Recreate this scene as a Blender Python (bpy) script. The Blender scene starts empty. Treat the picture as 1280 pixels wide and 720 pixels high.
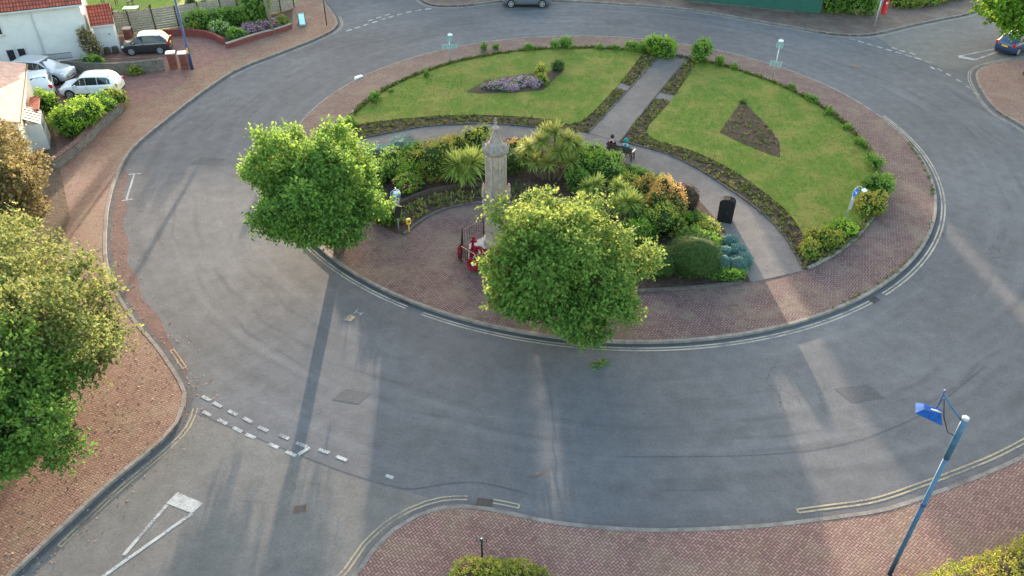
import bpy, bmesh, math, random
import numpy as np
from mathutils import Vector, Matrix, noise as mnoise
R = math.radians
random.seed(7)
scene = bpy.context.scene
COL = scene.collection
# ------------------------------------------------------------------ camera, light, sky
cam_d = bpy.data.cameras.new('camera'); cam = bpy.data.objects.new('camera', cam_d); COL.objects.link(cam)
cam_d.sensor_fit = 'HORIZONTAL'; cam_d.angle = R(66); cam_d.clip_start = 0.3; cam_d.clip_end = 3000
th, ro = R(36.5), R(0.25)
Rv, Uv, Fv = Vector((1, 0, 0)), Vector((0, math.sin(th), math.cos(th))), Vector((0, math.cos(th), -math.sin(th)))
cr = Rv * math.cos(ro) + Uv * math.sin(ro); cu = Uv * math.cos(ro) - Rv * math.sin(ro)
m = Matrix.Identity(4)
for i in range(3):
    m[i][0] = cr[i]; m[i][1] = cu[i]; m[i][2] = -Fv[i]; m[i][3] = (0, 0, 23)[i]
cam.matrix_world = m
scene.camera = cam
SUN_EL, SUN_AZ = R(5.8), R(-3.4)           # azimuth measured from +Y towards +X
sdir = Vector((math.sin(SUN_AZ) * math.cos(SUN_EL), math.cos(SUN_AZ) * math.cos(SUN_EL), math.sin(SUN_EL)))
sd = bpy.data.lights.new('sun', 'SUN'); sd.energy = 2.5; sd.angle = R(0.6); sd.color = (1.0, 0.80, 0.60)
sun = bpy.data.objects.new('sun', sd); COL.objects.link(sun)
sun.rotation_euler = sdir.to_track_quat('Z', 'Y').to_euler(); sun.location = (0, 120, 60)
world = bpy.data.worlds.new('World'); scene.world = world; world.use_nodes = True
wn = world.node_tree; bg = wn.nodes['Background']
sky = wn.nodes.new('ShaderNodeTexSky'); sky.sky_type = 'NISHITA'; sky.sun_disc = False
sky.sun_elevation = SUN_EL; sky.sun_rotation = SUN_AZ; sky.altitude = 20; sky.air_density = 1.0; sky.dust_density = 2.2; sky.ozone_density = 0.9
wn.links.new(sky.outputs[0], bg.inputs[0]); bg.inputs[1].default_value = 0.15
scene.view_settings.view_transform = 'Standard'; scene.view_settings.look = 'None'
scene.view_settings.exposure = 3.4; scene.view_settings.gamma = 1.0
scene.cycles.max_bounces = 5; scene.cycles.diffuse_bounces = 3; scene.cycles.glossy_bounces = 2
scene.cycles.transmission_bounces = 3; scene.cycles.transparent_max_bounces = 4

# ------------------------------------------------------------------ helpers
def tag(o, label=None, cat=None, group=None, kind=None):
    if label: o['label'] = label
    if cat: o['category'] = cat
    if group: o['group'] = group
    if kind: o['kind'] = kind
    return o
def root(name, loc, rz=0, label=None, cat=None, group=None):
    o = bpy.data.objects.new(name, None); COL.objects.link(o); o.location = loc; o.rotation_euler = (0, 0, rz)
    o.empty_display_size = 0.2
    return tag(o, label, cat, group)
def link(name, me, mat, parent=None, smooth=False):
    for mm in (mat if isinstance(mat, (list, tuple)) else [mat]): me.materials.append(mm)
    if smooth: me.polygons.foreach_set('use_smooth', [True] * len(me.polygons))
    o = bpy.data.objects.new(name, me); COL.objects.link(o)
    if parent: o.parent = parent
    return o
def np_mesh(name, V, F, tint=None, mi=None):
    me = bpy.data.meshes.new(name)
    V = np.asarray(V, np.float32); F = np.asarray(F, np.int32); n, k = F.shape
    me.vertices.add(len(V)); me.vertices.foreach_set('co', V.ravel())
    me.loops.add(n * k); me.loops.foreach_set('vertex_index', F.ravel())
    me.polygons.add(n); me.polygons.foreach_set('loop_start', np.arange(0, n * k, k, dtype=np.int32))
    if tint is not None:
        a = me.attributes.new('tint', 'FLOAT', 'FACE'); a.data.foreach_set('value', np.asarray(tint, np.float32))
    if mi is not None: me.polygons.foreach_set('material_index', np.asarray(mi, np.int32))
    me.update(calc_edges=True); me.validate()
    return me
def copy_tree(o, parent=None):
    c = o.copy(); COL.objects.link(c); c.parent = parent
    for ch in list(o.children): copy_tree(ch, c)
    return c

class MB:
    """collects simple shapes into one mesh"""
    def __init__(s): s.v = []; s.f = []
    def add(s, vs, fs):
        b = len(s.v); s.v += [tuple(v) for v in vs]; s.f += [tuple(i + b for i in f) for f in fs]; return s
    def box(s, c, d, rz=0, ry=0, rx=0, taper=1.0):
        M = Matrix.Rotation(rz, 3, 'Z') @ Matrix.Rotation(ry, 3, 'Y') @ Matrix.Rotation(rx, 3, 'X')
        vs = []
        for z in (-.5, .5):
            k = taper if z > 0 else 1
            for x, y in ((-.5, -.5), (.5, -.5), (.5, .5), (-.5, .5)):
                vs.append(Vector(c) + M @ Vector((x * d[0] * k, y * d[1] * k, z * d[2])))
        return s.add(vs, [(3, 2, 1, 0), (4, 5, 6, 7), (0, 1, 5, 4), (1, 2, 6, 5), (2, 3, 7, 6), (3, 0, 4, 7)])
    def tube(s, path, rad, n=8, cap=True):
        path = [Vector(p) for p in path]
        if not isinstance(rad, (list, tuple)): rad = [rad] * len(path)
        rings = []; up = Vector((0.13, 0.31, 0.94)).normalized()
        for i, p in enumerate(path):
            t = (path[min(i + 1, len(path) - 1)] - path[max(i - 1, 0)]).normalized()
            a = t.cross(up)
            if a.length < .05: a = t.cross(Vector((1, 0, 0)))
            a.normalize(); b = t.cross(a)
            rings.append([p + (a * math.cos(2 * math.pi * k / n) + b * math.sin(2 * math.pi * k / n)) * rad[i] for k in range(n)])
        vs = [v for r in rings for v in r]; fs = []
        for i in range(len(rings) - 1):
            for k in range(n):
                fs.append((i * n + k, i * n + (k + 1) % n, (i + 1) * n + (k + 1) % n, (i + 1) * n + k))
        if cap: fs += [tuple(range(n - 1, -1, -1)), tuple(range((len(rings) - 1) * n, len(rings) * n))]
        return s.add(vs, fs)
    def lathe(s, prof, n=16, c=(0, 0, 0), phase=0):
        vs = []; fs = []
        for r, z in prof:
            for k in range(n):
                a = 2 * math.pi * k / n + phase
                vs.append((c[0] + r * math.cos(a), c[1] + r * math.sin(a), c[2] + z))
        for i in range(len(prof) - 1):
            for k in range(n):
                fs.append((i * n + k, i * n + (k + 1) % n, (i + 1) * n + (k + 1) % n, (i + 1) * n + k))
        fs += [tuple(range(n - 1, -1, -1)), tuple(range((len(prof) - 1) * n, len(prof) * n))]
        return s.add(vs, fs)
    def poly(s, pts, z0, z1):
        n = len(pts); a = sum(pts[i][0] * pts[(i + 1) % n][1] - pts[(i + 1) % n][0] * pts[i][1] for i in range(n))
        if a < 0: pts = pts[::-1]
        vs = [(p[0], p[1], z0) for p in pts] + [(p[0], p[1], z1) for p in pts]
        return s.add(vs, [tuple(range(n - 1, -1, -1)), tuple(range(n, 2 * n))] + [(i, (i + 1) % n, n + (i + 1) % n, n + i) for i in range(n)])
    def mesh(s, name, bevel=0, tri=False):
        me = bpy.data.meshes.new(name); me.from_pydata([tuple(v) for v in s.v], [], s.f); me.update()
        if bevel or tri:
            bm = bmesh.new(); bm.from_mesh(me)
            if bevel: bmesh.ops.bevel(bm, geom=list(bm.edges), offset=bevel, segments=2, affect='EDGES', profile=.5)
            if tri: bmesh.ops.triangulate(bm, faces=[f for f in bm.faces if len(f.verts) > 4])
            bm.to_mesh(me); bm.free()
        return me
    def build(s, name, mat, parent=None, bevel=0, tri=False, smooth=False):
        return link(name, s.mesh(name, bevel, tri), mat, parent, smooth)

def spline(pts, step=.5, closed=False):
    P = [Vector((p[0], p[1], 0)) for p in pts]; out = []
    n = len(P)
    for i in range(n - 1):
        p0 = P[max(i - 1, 0)]; p1 = P[i]; p2 = P[i + 1]; p3 = P[min(i + 2, n - 1)]
        k = max(1, int((p2 - p1).length / step))
        for j in range(k):
            t = j / k
            q = 0.5 * ((2 * p1) + (-p0 + p2) * t + (2 * p0 - 5 * p1 + 4 * p2 - p3) * t * t + (-p0 + 3 * p1 - 3 * p2 + p3) * t ** 3)
            out.append((q.x, q.y))
    out.append((P[-1].x, P[-1].y)); return out
def resample(pts, step):
    out = [pts[0]]; acc = 0
    for i in range(len(pts) - 1):
        a = Vector(pts[i]); b = Vector(pts[i + 1]); L = (b - a).length
        if L < 1e-6: continue
        t = step - acc
        while t <= L:
            q = a + (b - a) * t / L; out.append((q.x, q.y)); t += step
        acc = (acc + L) % step
    return out
def offset(pts, d):
    out = []
    for i, p in enumerate(pts):
        a = Vector(pts[max(i - 1, 0)]); b = Vector(pts[min(i + 1, len(pts) - 1)]); t = (b - a).normalized()
        out.append((p[0] - t.y * d, p[1] + t.x * d))           # positive = left of travel
    return out
def arc(c, r, a0, a1, n): return [(c[0] + r * math.cos(R(a0 + (a1 - a0) * i / n)), c[1] + r * math.sin(R(a0 + (a1 - a0) * i / n))) for i in range(n + 1)]
def strip_mb(mb, pts, d0, d1, z0, z1, gap=0):
    A = offset(pts, d0); B = offset(pts, d1)
    for i in range(len(pts) - 1):
        a0, b0, a1, b1 = Vector(A[i]), Vector(B[i]), Vector(A[i + 1]), Vector(B[i + 1])
        if gap:
            l = max((a1 - a0).length, .01); g = gap / l
            a0, a1 = a0.lerp(a1, g), a0.lerp(a1, 1 - g); b0, b1 = b0.lerp(b1, g), b0.lerp(b1, 1 - g)
        mb.poly([tuple(a0), tuple(b0), tuple(b1), tuple(a1)], z0, z1)
    return mb
def sheet(mb, pts, z):
    n = len(pts); a = sum(pts[i][0] * pts[(i + 1) % n][1] - pts[(i + 1) % n][0] * pts[i][1] for i in range(n))
    if a < 0: pts = pts[::-1]
    mb.add([(p[0], p[1], z) for p in pts], [tuple(range(n))]); return mb
def line_mb(mb, pts, w, z):
    A = offset(pts, w / 2); B = offset(pts, -w / 2)
    for i in range(len(pts) - 1): sheet(mb, [A[i], B[i], B[i + 1], A[i + 1]], z)
    return mb

# ------------------------------------------------------------------ materials
class N:
    def __init__(s, name, rough=.8, spec=.3):
        s.m = bpy.data.materials.new(name); s.m.use_nodes = True; s.t = s.m.node_tree; s.b = s.t.nodes['Principled BSDF']
        s.b.inputs['Roughness'].default_value = rough; s.b.inputs['Specular IOR Level'].default_value = spec
    def n(s, typ, ins=None, **kw):
        x = s.t.nodes.new(typ)
        for k, v in kw.items(): setattr(x, k, v)
        for k, v in (ins or {}).items(): s.set(x.inputs[k], v)
        return x
    def set(s, inp, v):
        if hasattr(v, 'is_output') or isinstance(v, bpy.types.NodeSocket): s.t.links.new(v, inp)
        else: inp.default_value = v
    def math(s, op, a, b=0.0, c=None):
        x = s.n('ShaderNodeMath', operation=op); s.set(x.inputs[0], a); s.set(x.inputs[1], b)
        if c is not None: s.set(x.inputs[2], c)
        return x.outputs[0]
    def mix(s, f, a, b, mode='MIX'):
        x = s.n('ShaderNodeMix', data_type='RGBA', blend_type=mode)
        s.set(x.inputs[0], f); s.set(x.inputs[6], a); s.set(x.inputs[7], b); return x.outputs[2]
    def noise(s, sc, det=4, rough=.55, vec=None, dist=0.0):
        x = s.n('ShaderNodeTexNoise', {'Scale': sc, 'Detail': det, 'Roughness': rough, 'Distortion': dist})
        s.t.links.new(vec or s.co(), x.inputs['Vector']); return x.outputs['Fac']
    def co(s):
        if not hasattr(s, '_c'): s._c = s.n('ShaderNodeTexCoord').outputs['Object']
        return s._c
    def ramp(s, f, stops):
        x = s.n('ShaderNodeValToRGB'); s.t.links.new(f, x.inputs[0]); e = x.color_ramp.elements
        while len(e) < len(stops): e.new(.5)
        for i, (p, c) in enumerate(stops): e[i].position = p; e[i].color = c4(c)
        return x.outputs[0]
    def smooth(s, f, lo, hi):
        x = s.n('ShaderNodeMapRange', interpolation_type='SMOOTHSTEP'); s.set(x.inputs[0], f); s.set(x.inputs[1], lo); s.set(x.inputs[2], hi); return x.outputs[0]
    def bump(s, h, st=.3, dist=.02):
        x = s.n('ShaderNodeBump', {'Strength': st, 'Distance': dist}); s.t.links.new(h, x.inputs['Height']); s.t.links.new(x.outputs[0], s.b.inputs['Normal'])
    def col(s, v): s.set(s.b.inputs['Base Color'], c4(v) if isinstance(v, tuple) else v); return s
def c4(c): return (c[0], c[1], c[2], 1.0) if isinstance(c, tuple) and len(c) == 3 else ((c, c, c, 1.0) if isinstance(c, (int, float)) else c)

def plain(name, c, rough=.6, spec=.4, var=.15, sc=6.0, metal=0, dirt=None, dirt_amt=.5):
    k = N(name, rough, spec); k.b.inputs['Metallic'].default_value = metal
    f = k.noise(sc, 5, .6)
    lo = tuple(x * (1 - var) for x in c); hi = tuple(min(1, x * (1 + var)) for x in c)
    out = k.ramp(f, [(.3, lo), (.7, hi)])
    if dirt:
        g = k.smooth(k.noise(sc * .35, 6, .65), .5, .75); g = k.math('MULTIPLY', g, dirt_amt)
        out = k.mix(g, out, c4(dirt))
    k.col(out); return k.m
def worn_paint(name, c, under, keep=.6):
    k = N(name, .85, .1); f = k.math('ADD', k.math('MULTIPLY', k.noise(16, 6, .8), .6), k.math('MULTIPLY', k.noise(1.3, 3, .6), .4))
    a = k.smooth(f, keep - .09, keep + .03); body = k.ramp(k.noise(5, 4), [(.3, tuple(x * .8 for x in c)), (.7, c)])
    k.col(k.mix(a, body, c4(under))); return k.m
def asphalt(name, base, ring=True, warm=.0):
    k = N(name, .95, .08); co = k.co()
    fine = k.noise(38, 3, .7); mid = k.noise(1.4, 6, .62); big = k.noise(.11, 4, .55); 
    f = k.math('ADD', k.math('MULTIPLY', mid, .45), k.math('MULTIPLY', big, .55))
    c = k.ramp(f, [(.33, tuple(x * .80 for x in base)), (.5, base), (.66, tuple(x * 1.25 for x in base))])
    if ring:                                    # wheel wear that follows the traffic round the island
        sp = k.n('ShaderNodeSeparateXYZ'); k.t.links.new(co, sp.inputs[0])
        dx = k.math('SUBTRACT', sp.outputs[0], CX); dy = k.math('SUBTRACT', sp.outputs[1], CY)
        r = k.math('SQRT', k.math('ADD', k.math('MULTIPLY', dx, dx), k.math('MULTIPLY', dy, dy)))
        a = k.math('ARCTAN2', dy, dx)
        cmb = k.n('ShaderNodeCombineXYZ'); k.t.links.new(k.math('MULTIPLY', r, 1.1), cmb.inputs[0]); k.t.links.new(k.math('MULTIPLY', a, 2.2), cmb.inputs[1])
        w = k.noise(1.0, 5, .6, cmb.outputs[0], .3)
        c = k.mix(k.math('MULTIPLY', k.smooth(w, .50, .72), .24), c, c4(tuple(x * 1.75 for x in base)))
        c = k.mix(k.math('MULTIPLY', k.smooth(w, .47, .26), .22), c, c4(tuple(x * .6 for x in base)))
        for rr, ww, am in ((25.3, .10, .30), (27.0, .13, .22), (23.9, .09, .2), (26.3, .07, .32), (28.3, .2, .28)):
            wob = k.math('ADD', r, k.math('MULTIPLY', k.noise(.16, 2), 1.8))
            d = k.math('ABSOLUTE', k.math('SUBTRACT', wob, rr + .9))
            g = k.math('MULTIPLY', k.smooth(d, ww * 2.2, 0.0), k.smooth(k.noise(.23, 3, .6), .42, .62))
            c = k.mix(k.math('MULTIPLY', g, am), c, c4(tuple(x * .42 for x in base)))
    # old cracks and stains
    v = k.n('ShaderNodeTexVoronoi', {'Scale': .32, 'Randomness': 1.0}, feature='DISTANCE_TO_EDGE')
    wv = k.n('ShaderNodeVectorMath', operation='ADD'); nz = k.n('ShaderNodeTexNoise', {'Scale': 1.3, 'Detail': 5}); k.t.links.new(co, nz.inputs['Vector'])
    k.t.links.new(co, wv.inputs[0]); k.t.links.new(nz.outputs['Color'], wv.inputs[1]); k.t.links.new(wv.outputs[0], v.inputs['Vector'])
    crack = k.math('MULTIPLY', k.smooth(v.outputs[0], .008, .001), k.smooth(k.noise(.13, 3), .55, .68))
    c = k.mix(k.math('MULTIPLY', crack, .55), c, c4(tuple(x * .35 for x in base)))
    st = k.smooth(k.noise(.55, 3, .5), .66, .78)
    c = k.mix(k.math('MULTIPLY', st, .35), c, c4(tuple(x * .5 for x in base)))
    gr = k.ramp(k.math('ADD', k.math('MULTIPLY', fine, .6), k.math('MULTIPLY', k.noise(9, 5, .8), .4)), [(.34, (.62, .62, .62)), (.66, (1.34, 1.34, 1.34))])
    c = k.mix(1.0, c, gr, 'MULTIPLY'); k.col(c); k.bump(fine, .35, .01)
    k.set(k.b.inputs['Roughness'], k.math('ADD', k.math('MULTIPLY', mid, -.25), 1.0))
    return k.m
def herring(name, c1, c2, c3, mortar, ang=45, cell=.115, moss=.2, worn=.3):
    k = N(name, .85, .3); co = k.co()
    mp = k.n('ShaderNodeMapping'); mp.inputs['Rotation'].default_value = (0, 0, R(ang)); mp.inputs['Scale'].default_value = (1 / cell,) * 3
    k.t.links.new(co, mp.inputs['Vector'])
    sp = k.n('ShaderNodeSeparateXYZ'); k.t.links.new(mp.outputs[0], sp.inputs[0])
    x, y = sp.outputs[0], sp.outputs[1]
    i, j = k.math('FLOOR', x), k.math('FLOOR', y); fx, fy = k.math('SUBTRACT', x, i), k.math('SUBTRACT', y, j)
    q = k.math('FLOORED_MODULO', k.math('SUBTRACT', i, j), 4.0)
    def eq(v): return k.math('COMPARE', q, float(v), .4)
    e0, e1, e2, e3 = eq(0), eq(1), eq(2), eq(3)
    # distance to each edge, pushed away (+1) where the cell is joined to its partner
    dR = k.math('ADD', k.math('SUBTRACT', 1.0, fx), e0); dL = k.math('ADD', fx, e1)
    dB = k.math('ADD', fy, e2); dT = k.math('ADD', k.math('SUBTRACT', 1.0, fy), e3)
    d = k.math('MINIMUM', k.math('MINIMUM', dR, dL), k.math('MINIMUM', dB, dT))
    bi = k.math('SUBTRACT', i, e1); bj = k.math('SUBTRACT', j, e2)
    cb = k.n('ShaderNodeCombineXYZ'); k.t.links.new(bi, cb.inputs[0]); k.t.links.new(bj, cb.inputs[1])
    wnz = k.n('ShaderNodeTexWhiteNoise', noise_dimensions='3D'); k.t.links.new(cb.outputs[0], wnz.inputs['Vector'])
    c = k.ramp(wnz.outputs['Value'], [(0, tuple(v * .86 for v in c1)), (.45, c2), (.8, tuple(v * 1.04 for v in c3)), (1, tuple(v * .68 for v in c1))])
    big = k.noise(.35, 5, .6); c = k.mix(k.math('MULTIPLY', k.smooth(big, .42, .7), worn), c, c4(tuple(v * 1.35 for v in c3)))
    c = k.mix(k.math('MULTIPLY', k.smooth(k.noise(1.1, 6, .65), .55, .72), .5), c, c4(tuple(v * .55 for v in c2)))
    mc = k.mix(k.smooth(k.noise(.7, 4), .45, .62), c4(tuple(v * .6 for v in mortar)), c4((.06, .065, .035)))
    c = k.mix(k.smooth(d, .20, .09), c, mc)
    g = k.math('MULTIPLY', k.smooth(k.noise(2.3, 5, .7), .62, .72), moss); c = k.mix(g, c, c4((.07, .08, .035)))
    k.col(c); k.bump(k.smooth(d, .03, .16), .5, .008)
    return k.m
def lawn_mat(name, a=(.042, .092, .007), b=(.074, .126, .012), dry=(.15, .14, .032)):
    k = N(name, .9, .15)
    mp = k.n('ShaderNodeMapping'); mp.inputs['Rotation'].default_value = (0, 0, R(28)); mp.inputs['Scale'].default_value = (1, .25, 1); k.t.links.new(k.co(), mp.inputs['Vector'])
    f = k.noise(3.2, 6, .7, mp.outputs[0]); g = k.noise(.45, 5, .65); h = k.noise(24, 3, .7)
    c = k.ramp(f, [(.32, a), (.62, b)])
    c = k.mix(k.math('MULTIPLY', k.smooth(g, .44, .62), .8), c, c4(dry)); c = k.mix(k.math('MULTIPLY', k.smooth(k.noise(1.7, 6, .75, None, 1.0), .5, .68), .6), c, c4(tuple(x * 1.25 for x in dry)))
    c = k.mix(k.math('MULTIPLY', k.smooth(k.noise(.9, 5, .6), .55, .7), .5), c, c4(tuple(x * .6 for x in a)))
    c = k.mix(1.0, c, k.ramp(h, [(.3, (.6, .6, .6)), (.7, (1.35, 1.35, 1.35))]), 'MULTIPLY')
    k.col(c); k.bump(h, .6, .04); return k.m
def soil_mat(name, a=(.034, .023, .018), b=(.078, .055, .042)):
    k = N(name, .95, .1); f = k.noise(5, 7, .72); c = k.ramp(f, [(.35, a), (.65, b)])
    k.col(c); k.bump(f, .9, .08); return k.m
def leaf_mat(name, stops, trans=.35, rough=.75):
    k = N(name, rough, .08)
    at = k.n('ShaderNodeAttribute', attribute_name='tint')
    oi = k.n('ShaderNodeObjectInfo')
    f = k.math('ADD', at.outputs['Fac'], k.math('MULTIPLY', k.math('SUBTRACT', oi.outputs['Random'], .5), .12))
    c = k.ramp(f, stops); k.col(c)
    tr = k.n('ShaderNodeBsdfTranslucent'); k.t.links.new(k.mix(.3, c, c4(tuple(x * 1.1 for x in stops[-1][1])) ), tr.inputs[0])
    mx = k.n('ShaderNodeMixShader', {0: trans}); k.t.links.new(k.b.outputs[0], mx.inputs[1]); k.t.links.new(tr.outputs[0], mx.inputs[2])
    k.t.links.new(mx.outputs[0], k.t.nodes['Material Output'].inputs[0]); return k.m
def brick_mat(name, c1, c2, mortar, sc=1.0, w=.5, h=.25, offs=.5, ms=.02, axis='XZ'):
    k = N(name, .85, .2); sp = k.n('ShaderNodeSeparateXYZ'); k.t.links.new(k.co(), sp.inputs[0])
    cb = k.n('ShaderNodeCombineXYZ'); u = k.math('ADD', sp.outputs[0], sp.outputs[1]) if axis == 'XZ' else sp.outputs[0]
    k.t.links.new(u, cb.inputs[0]); k.t.links.new(sp.outputs[2] if axis == 'XZ' else sp.outputs[1], cb.inputs[1])
    b = k.n('ShaderNodeTexBrick', {'Color1': c4(c1), 'Color2': c4(c2), 'Mortar': c4(mortar), 'Scale': sc, 'Mortar Size': ms, 'Brick Width': w, 'Row Height': h}); b.offset = offs
    k.t.links.new(cb.outputs[0], b.inputs['Vector'])
    f = k.noise(3, 6, .6); c = k.mix(1.0, b.outputs['Color'], k.ramp(f, [(.3, (.7, .7, .7)), (.7, (1.2, 1.2, 1.2))]), 'MULTIPLY')
    k.col(c); k.bump(b.outputs['Fac'], -.5, .01); return k.m

CX, CY = 5.65, 47.2
M = {}
M['asphalt'] = asphalt('asphalt_road', (.095, .096, .101))
M['asphalt_light'] = asphalt('asphalt_older', (0.116, 0.111, 0.106), ring=False)
M['asphalt_dark'] = asphalt('asphalt_patch', (.072, .074, .078), ring=False)
M['asphalt_mid'] = asphalt('asphalt_mended', (.082, .084, .088), ring=False)
M['path'] = asphalt('path_tarmac', (0.114, 0.105, 0.102), ring=False)
M['pave_ring'] = herring('island_block_paving', (0.112, 0.064, 0.062), (0.128, 0.075, 0.073), (0.142, 0.090, 0.086), (0.045, 0.030, 0.030), ang=38)
M['pave_south'] = herring('south_block_paving', (.175, .093, .080), (.195, .108, .093), (.215, .128, .110), (.10, .064, .056), ang=52, cell=.1, worn=.25)
M['pave_west'] = herring('west_block_paving', (.165, .082, .058), (.185, .097, .070), (.205, .115, .086), (.10, .06, .046), ang=20, cell=.1, moss=.2, worn=.35)
M['pave_north'] = herring('north_block_paving', (0.104, 0.068, 0.058), (0.117, 0.078, 0.068), (0.130, 0.091, 0.078), (0.033, 0.027, 0.025), ang=45)
M['drive'] = plain('driveway_tarmac', (0.160, 0.084, 0.068), .9, .2, .25, 3, dirt=(0.072, 0.060, 0.056), dirt_amt=.6)
M['kerb'] = plain('kerb_stone', (0.155, 0.140, 0.128), .85, .2, .3, 2.5, dirt=(0.054, 0.050, 0.041), dirt_amt=.7)
M['white_paint'] = worn_paint('white_road_paint', (.35, .355, .35), (.12, .122, .125), .545)
M['yellow_paint'] = worn_paint('cream_road_paint', (.32, .265, .17), (.12, .11, .10), .55)
M['pale_paint'] = worn_paint('pale_yellow_road_paint', (.34, .30, .24), (.12, .115, .11), .56)
M['lawn'] = lawn_mat('lawn_grass')
M['verge'] = lawn_mat('rough_grass', (.05, .085, .02), (.11, .15, .03), (.2, .17, .06))
M['ground'] = lawn_mat('far_ground', (.05, .08, .02), (.09, .11, .03), (.12, .10, .05))
M['soil'] = soil_mat('bed_soil')
M['earth'] = soil_mat('garden_earth', (.06, .042, .03), (.12, .085, .06))
M['stone'] = plain('memorial_stone', (.33, .255, .21), .92, .1, .14, 3, dirt=(.17, .135, .115), dirt_amt=.7)
M['stone_dark'] = plain('weathered_stone', (.21, .175, .155), .95, .05, .3, 5, dirt=(.09, .08, .068), dirt_amt=.8)
M['step'] = plain('step_stone', (.34, .33, .31), .85, .2, .15, 3, dirt=(.2, .19, .17), dirt_amt=.5)
M['black_matt'] = plain('black_matt_cover', (.016, .015, .016), .95, .05, .2)
M['edging_dark'] = plain('dark_edging', (.085, .075, .07), .9, .1, .35, 5)
M['gutter'] = asphalt('reddish_gutter_surface', (.115, .072, .064), ring=False)
M['black'] = plain('black_paint', (.012, .012, .014), .45, .5, .2)
M['rail'] = plain('railing_paint', (.015, .015, .017), .4, .5, .2)
M['red'] = plain('poppy_red', (.24, .008, .022), .7, .2, .3, 20)
M['bark'] = plain('bark', (.13, .10, .075), .95, .1, .35, 12, dirt=(.06, .07, .04))
M['bark_pale'] = plain('pale_bark', (.22, .19, .155), .95, .1, .3, 12)
M['white_render'] = plain('white_render', (0.459, 0.462, 0.453), .9, .2, .06, 1.2, dirt=(0.310, 0.304, 0.285), dirt_amt=.45)
M['cream_render'] = plain('cream_render', (.55, .50, .43), .9, .2, .08, 1.2, dirt=(.35, .32, .28))
M['brick'] = brick_mat('red_brick', (.19, .052, .036), (.12, .036, .027), (.10, .06, .05), 1, .225, .075, .5, .006)
M['tile_red'] = brick_mat('red_clay_tile', (.36, .085, .05), (.27, .06, .04), (.07, .03, .025), 1, .22, .26, 0, .03, axis='XY')
M['tile_pink'] = brick_mat('sunbleached_tile', (.47, .30, .235), (.42, .265, .21), (.36, .23, .19), 1, .3, .35, 0, .008, axis='XY')
M['tile_dark'] = brick_mat('dark_roof_tile', (.11, .08, .07), (.08, .06, .055), (.04, .03, .03), 1, .25, .3, .5, .02, axis='XY')
M['glass'] = plain('dark_glass', (.018, .022, .026), .08, .8, .1)
M['car_glass'] = plain('car_glass', (.012, .02, .026), .12, .35, .05)
M['blue_glass'] = plain('conservatory_glass', (0.055, 0.094, 0.110), .25, .6, .1)
M['frame_white'] = plain('white_frame', (0.385, 0.385, 0.380), .5, .4, .06)
M['wood_grey'] = plain('weathered_fence_board', (.24, .205, .175), .9, .15, .3, 7, dirt=(.12, .10, .085))
M['wood_dark'] = plain('dark_timber', (.07, .05, .04), .85, .2, .3, 9)
M['wood_pole'] = plain('timber_pole', (.17, .145, .115), .9, .15, .25, 12)
M['wall_stone'] = brick_mat('rubble_stone', (.15, .125, .11), (.085, .075, .065), (.17, .15, .13), 1, .34, .17, .4, .02)
M['wall_grey'] = plain('old_render_wall', (0.120, 0.105, 0.090), .95, .15, .3, 5, dirt=(0.048, 0.054, 0.030), dirt_amt=.7)
M['wall_red'] = plain('red_painted_wall', (.17, .048, .042), .9, .1, .25, 4, dirt=(.10, .06, .05))
M['blue_pole'] = plain('blue_pole_paint', (0.030, 0.086, 0.162), .5, .4, .25, 5, dirt=(0.086, 0.130, 0.162), dirt_amt=.35)
M['blue_lamp'] = plain('blue_lamp_paint', (.012, .055, .20), .85, .1, .3, 7, dirt=(.05, .10, .2), dirt_amt=.4)
M['blue_dark'] = plain('dark_blue_paint', (.025, .05, .14), .5, .4, .2)
M['steel'] = plain('galvanised_steel', (.36, .38, .40), .5, .5, .15, 8, metal=.4)
M['sign_back'] = plain('sign_back', (0.165, 0.253, 0.259), .6, .4, .12, 5)
M['sign_blue'] = plain('sign_blue', (.012, .14, .55), .4, .5, .05)
M['sign_white'] = plain('sign_white', (0.600, 0.616, 0.624), .4, .5, .05)
M['yellow_box'] = plain('yellow_plastic', (.62, .40, .05), .5, .4, .15)
M['iron'] = plain('cast_iron', (.035, .033, .032), .7, .4, .3)
M['coping'] = plain('red_brown_coping', (.13, .07, .058), .95, .1, .4, 5, dirt=(.07, .06, .045), dirt_amt=.6)
M['rust'] = plain('rusty_iron', (.13, .075, .055), .8, .3, .3)
M['tyre'] = plain('tyre_rubber', (.012, .012, .012), .85, .2, .1)
M['alloy'] = plain('alloy_wheel', (.42, .43, .44), .35, .6, .1, metal=.6)
M['red_lamp'] = plain('tail_lamp', (.45, .01, .01), .25, .6, .05)
M['clear_lamp'] = plain('head_lamp', (.62, .65, .67), .15, .7, .05)
M['plate_y'] = plain('plate_yellow', (.70, .42, .03), .5, .3, .05)
M['plate_w'] = plain('plate_white', (.7, .7, .68), .5, .3, .05)
def paint(name, c, metal=0.0):
    k = N(name, .28, .5); k.b.inputs['Metallic'].default_value = metal; k.b.inputs['Coat Weight'].default_value = .6; k.b.inputs['Coat Roughness'].default_value = .08
    k.col(k.ramp(k.noise(3, 4), [(.3, tuple(x * .93 for x in c)), (.7, c)])); return k.m
M['car_white'] = paint('car_white', (0.640, 0.648, 0.640)); M['car_black'] = paint('car_black', (0.016, 0.019, 0.021))
M['car_silver'] = paint('car_silver', (.42, .42, .42), .3); M['car_grey'] = paint('car_grey', (.10, .125, .15), .3); M['car_blue'] = paint('car_blue', (.02, .045, .13), .1)
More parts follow.
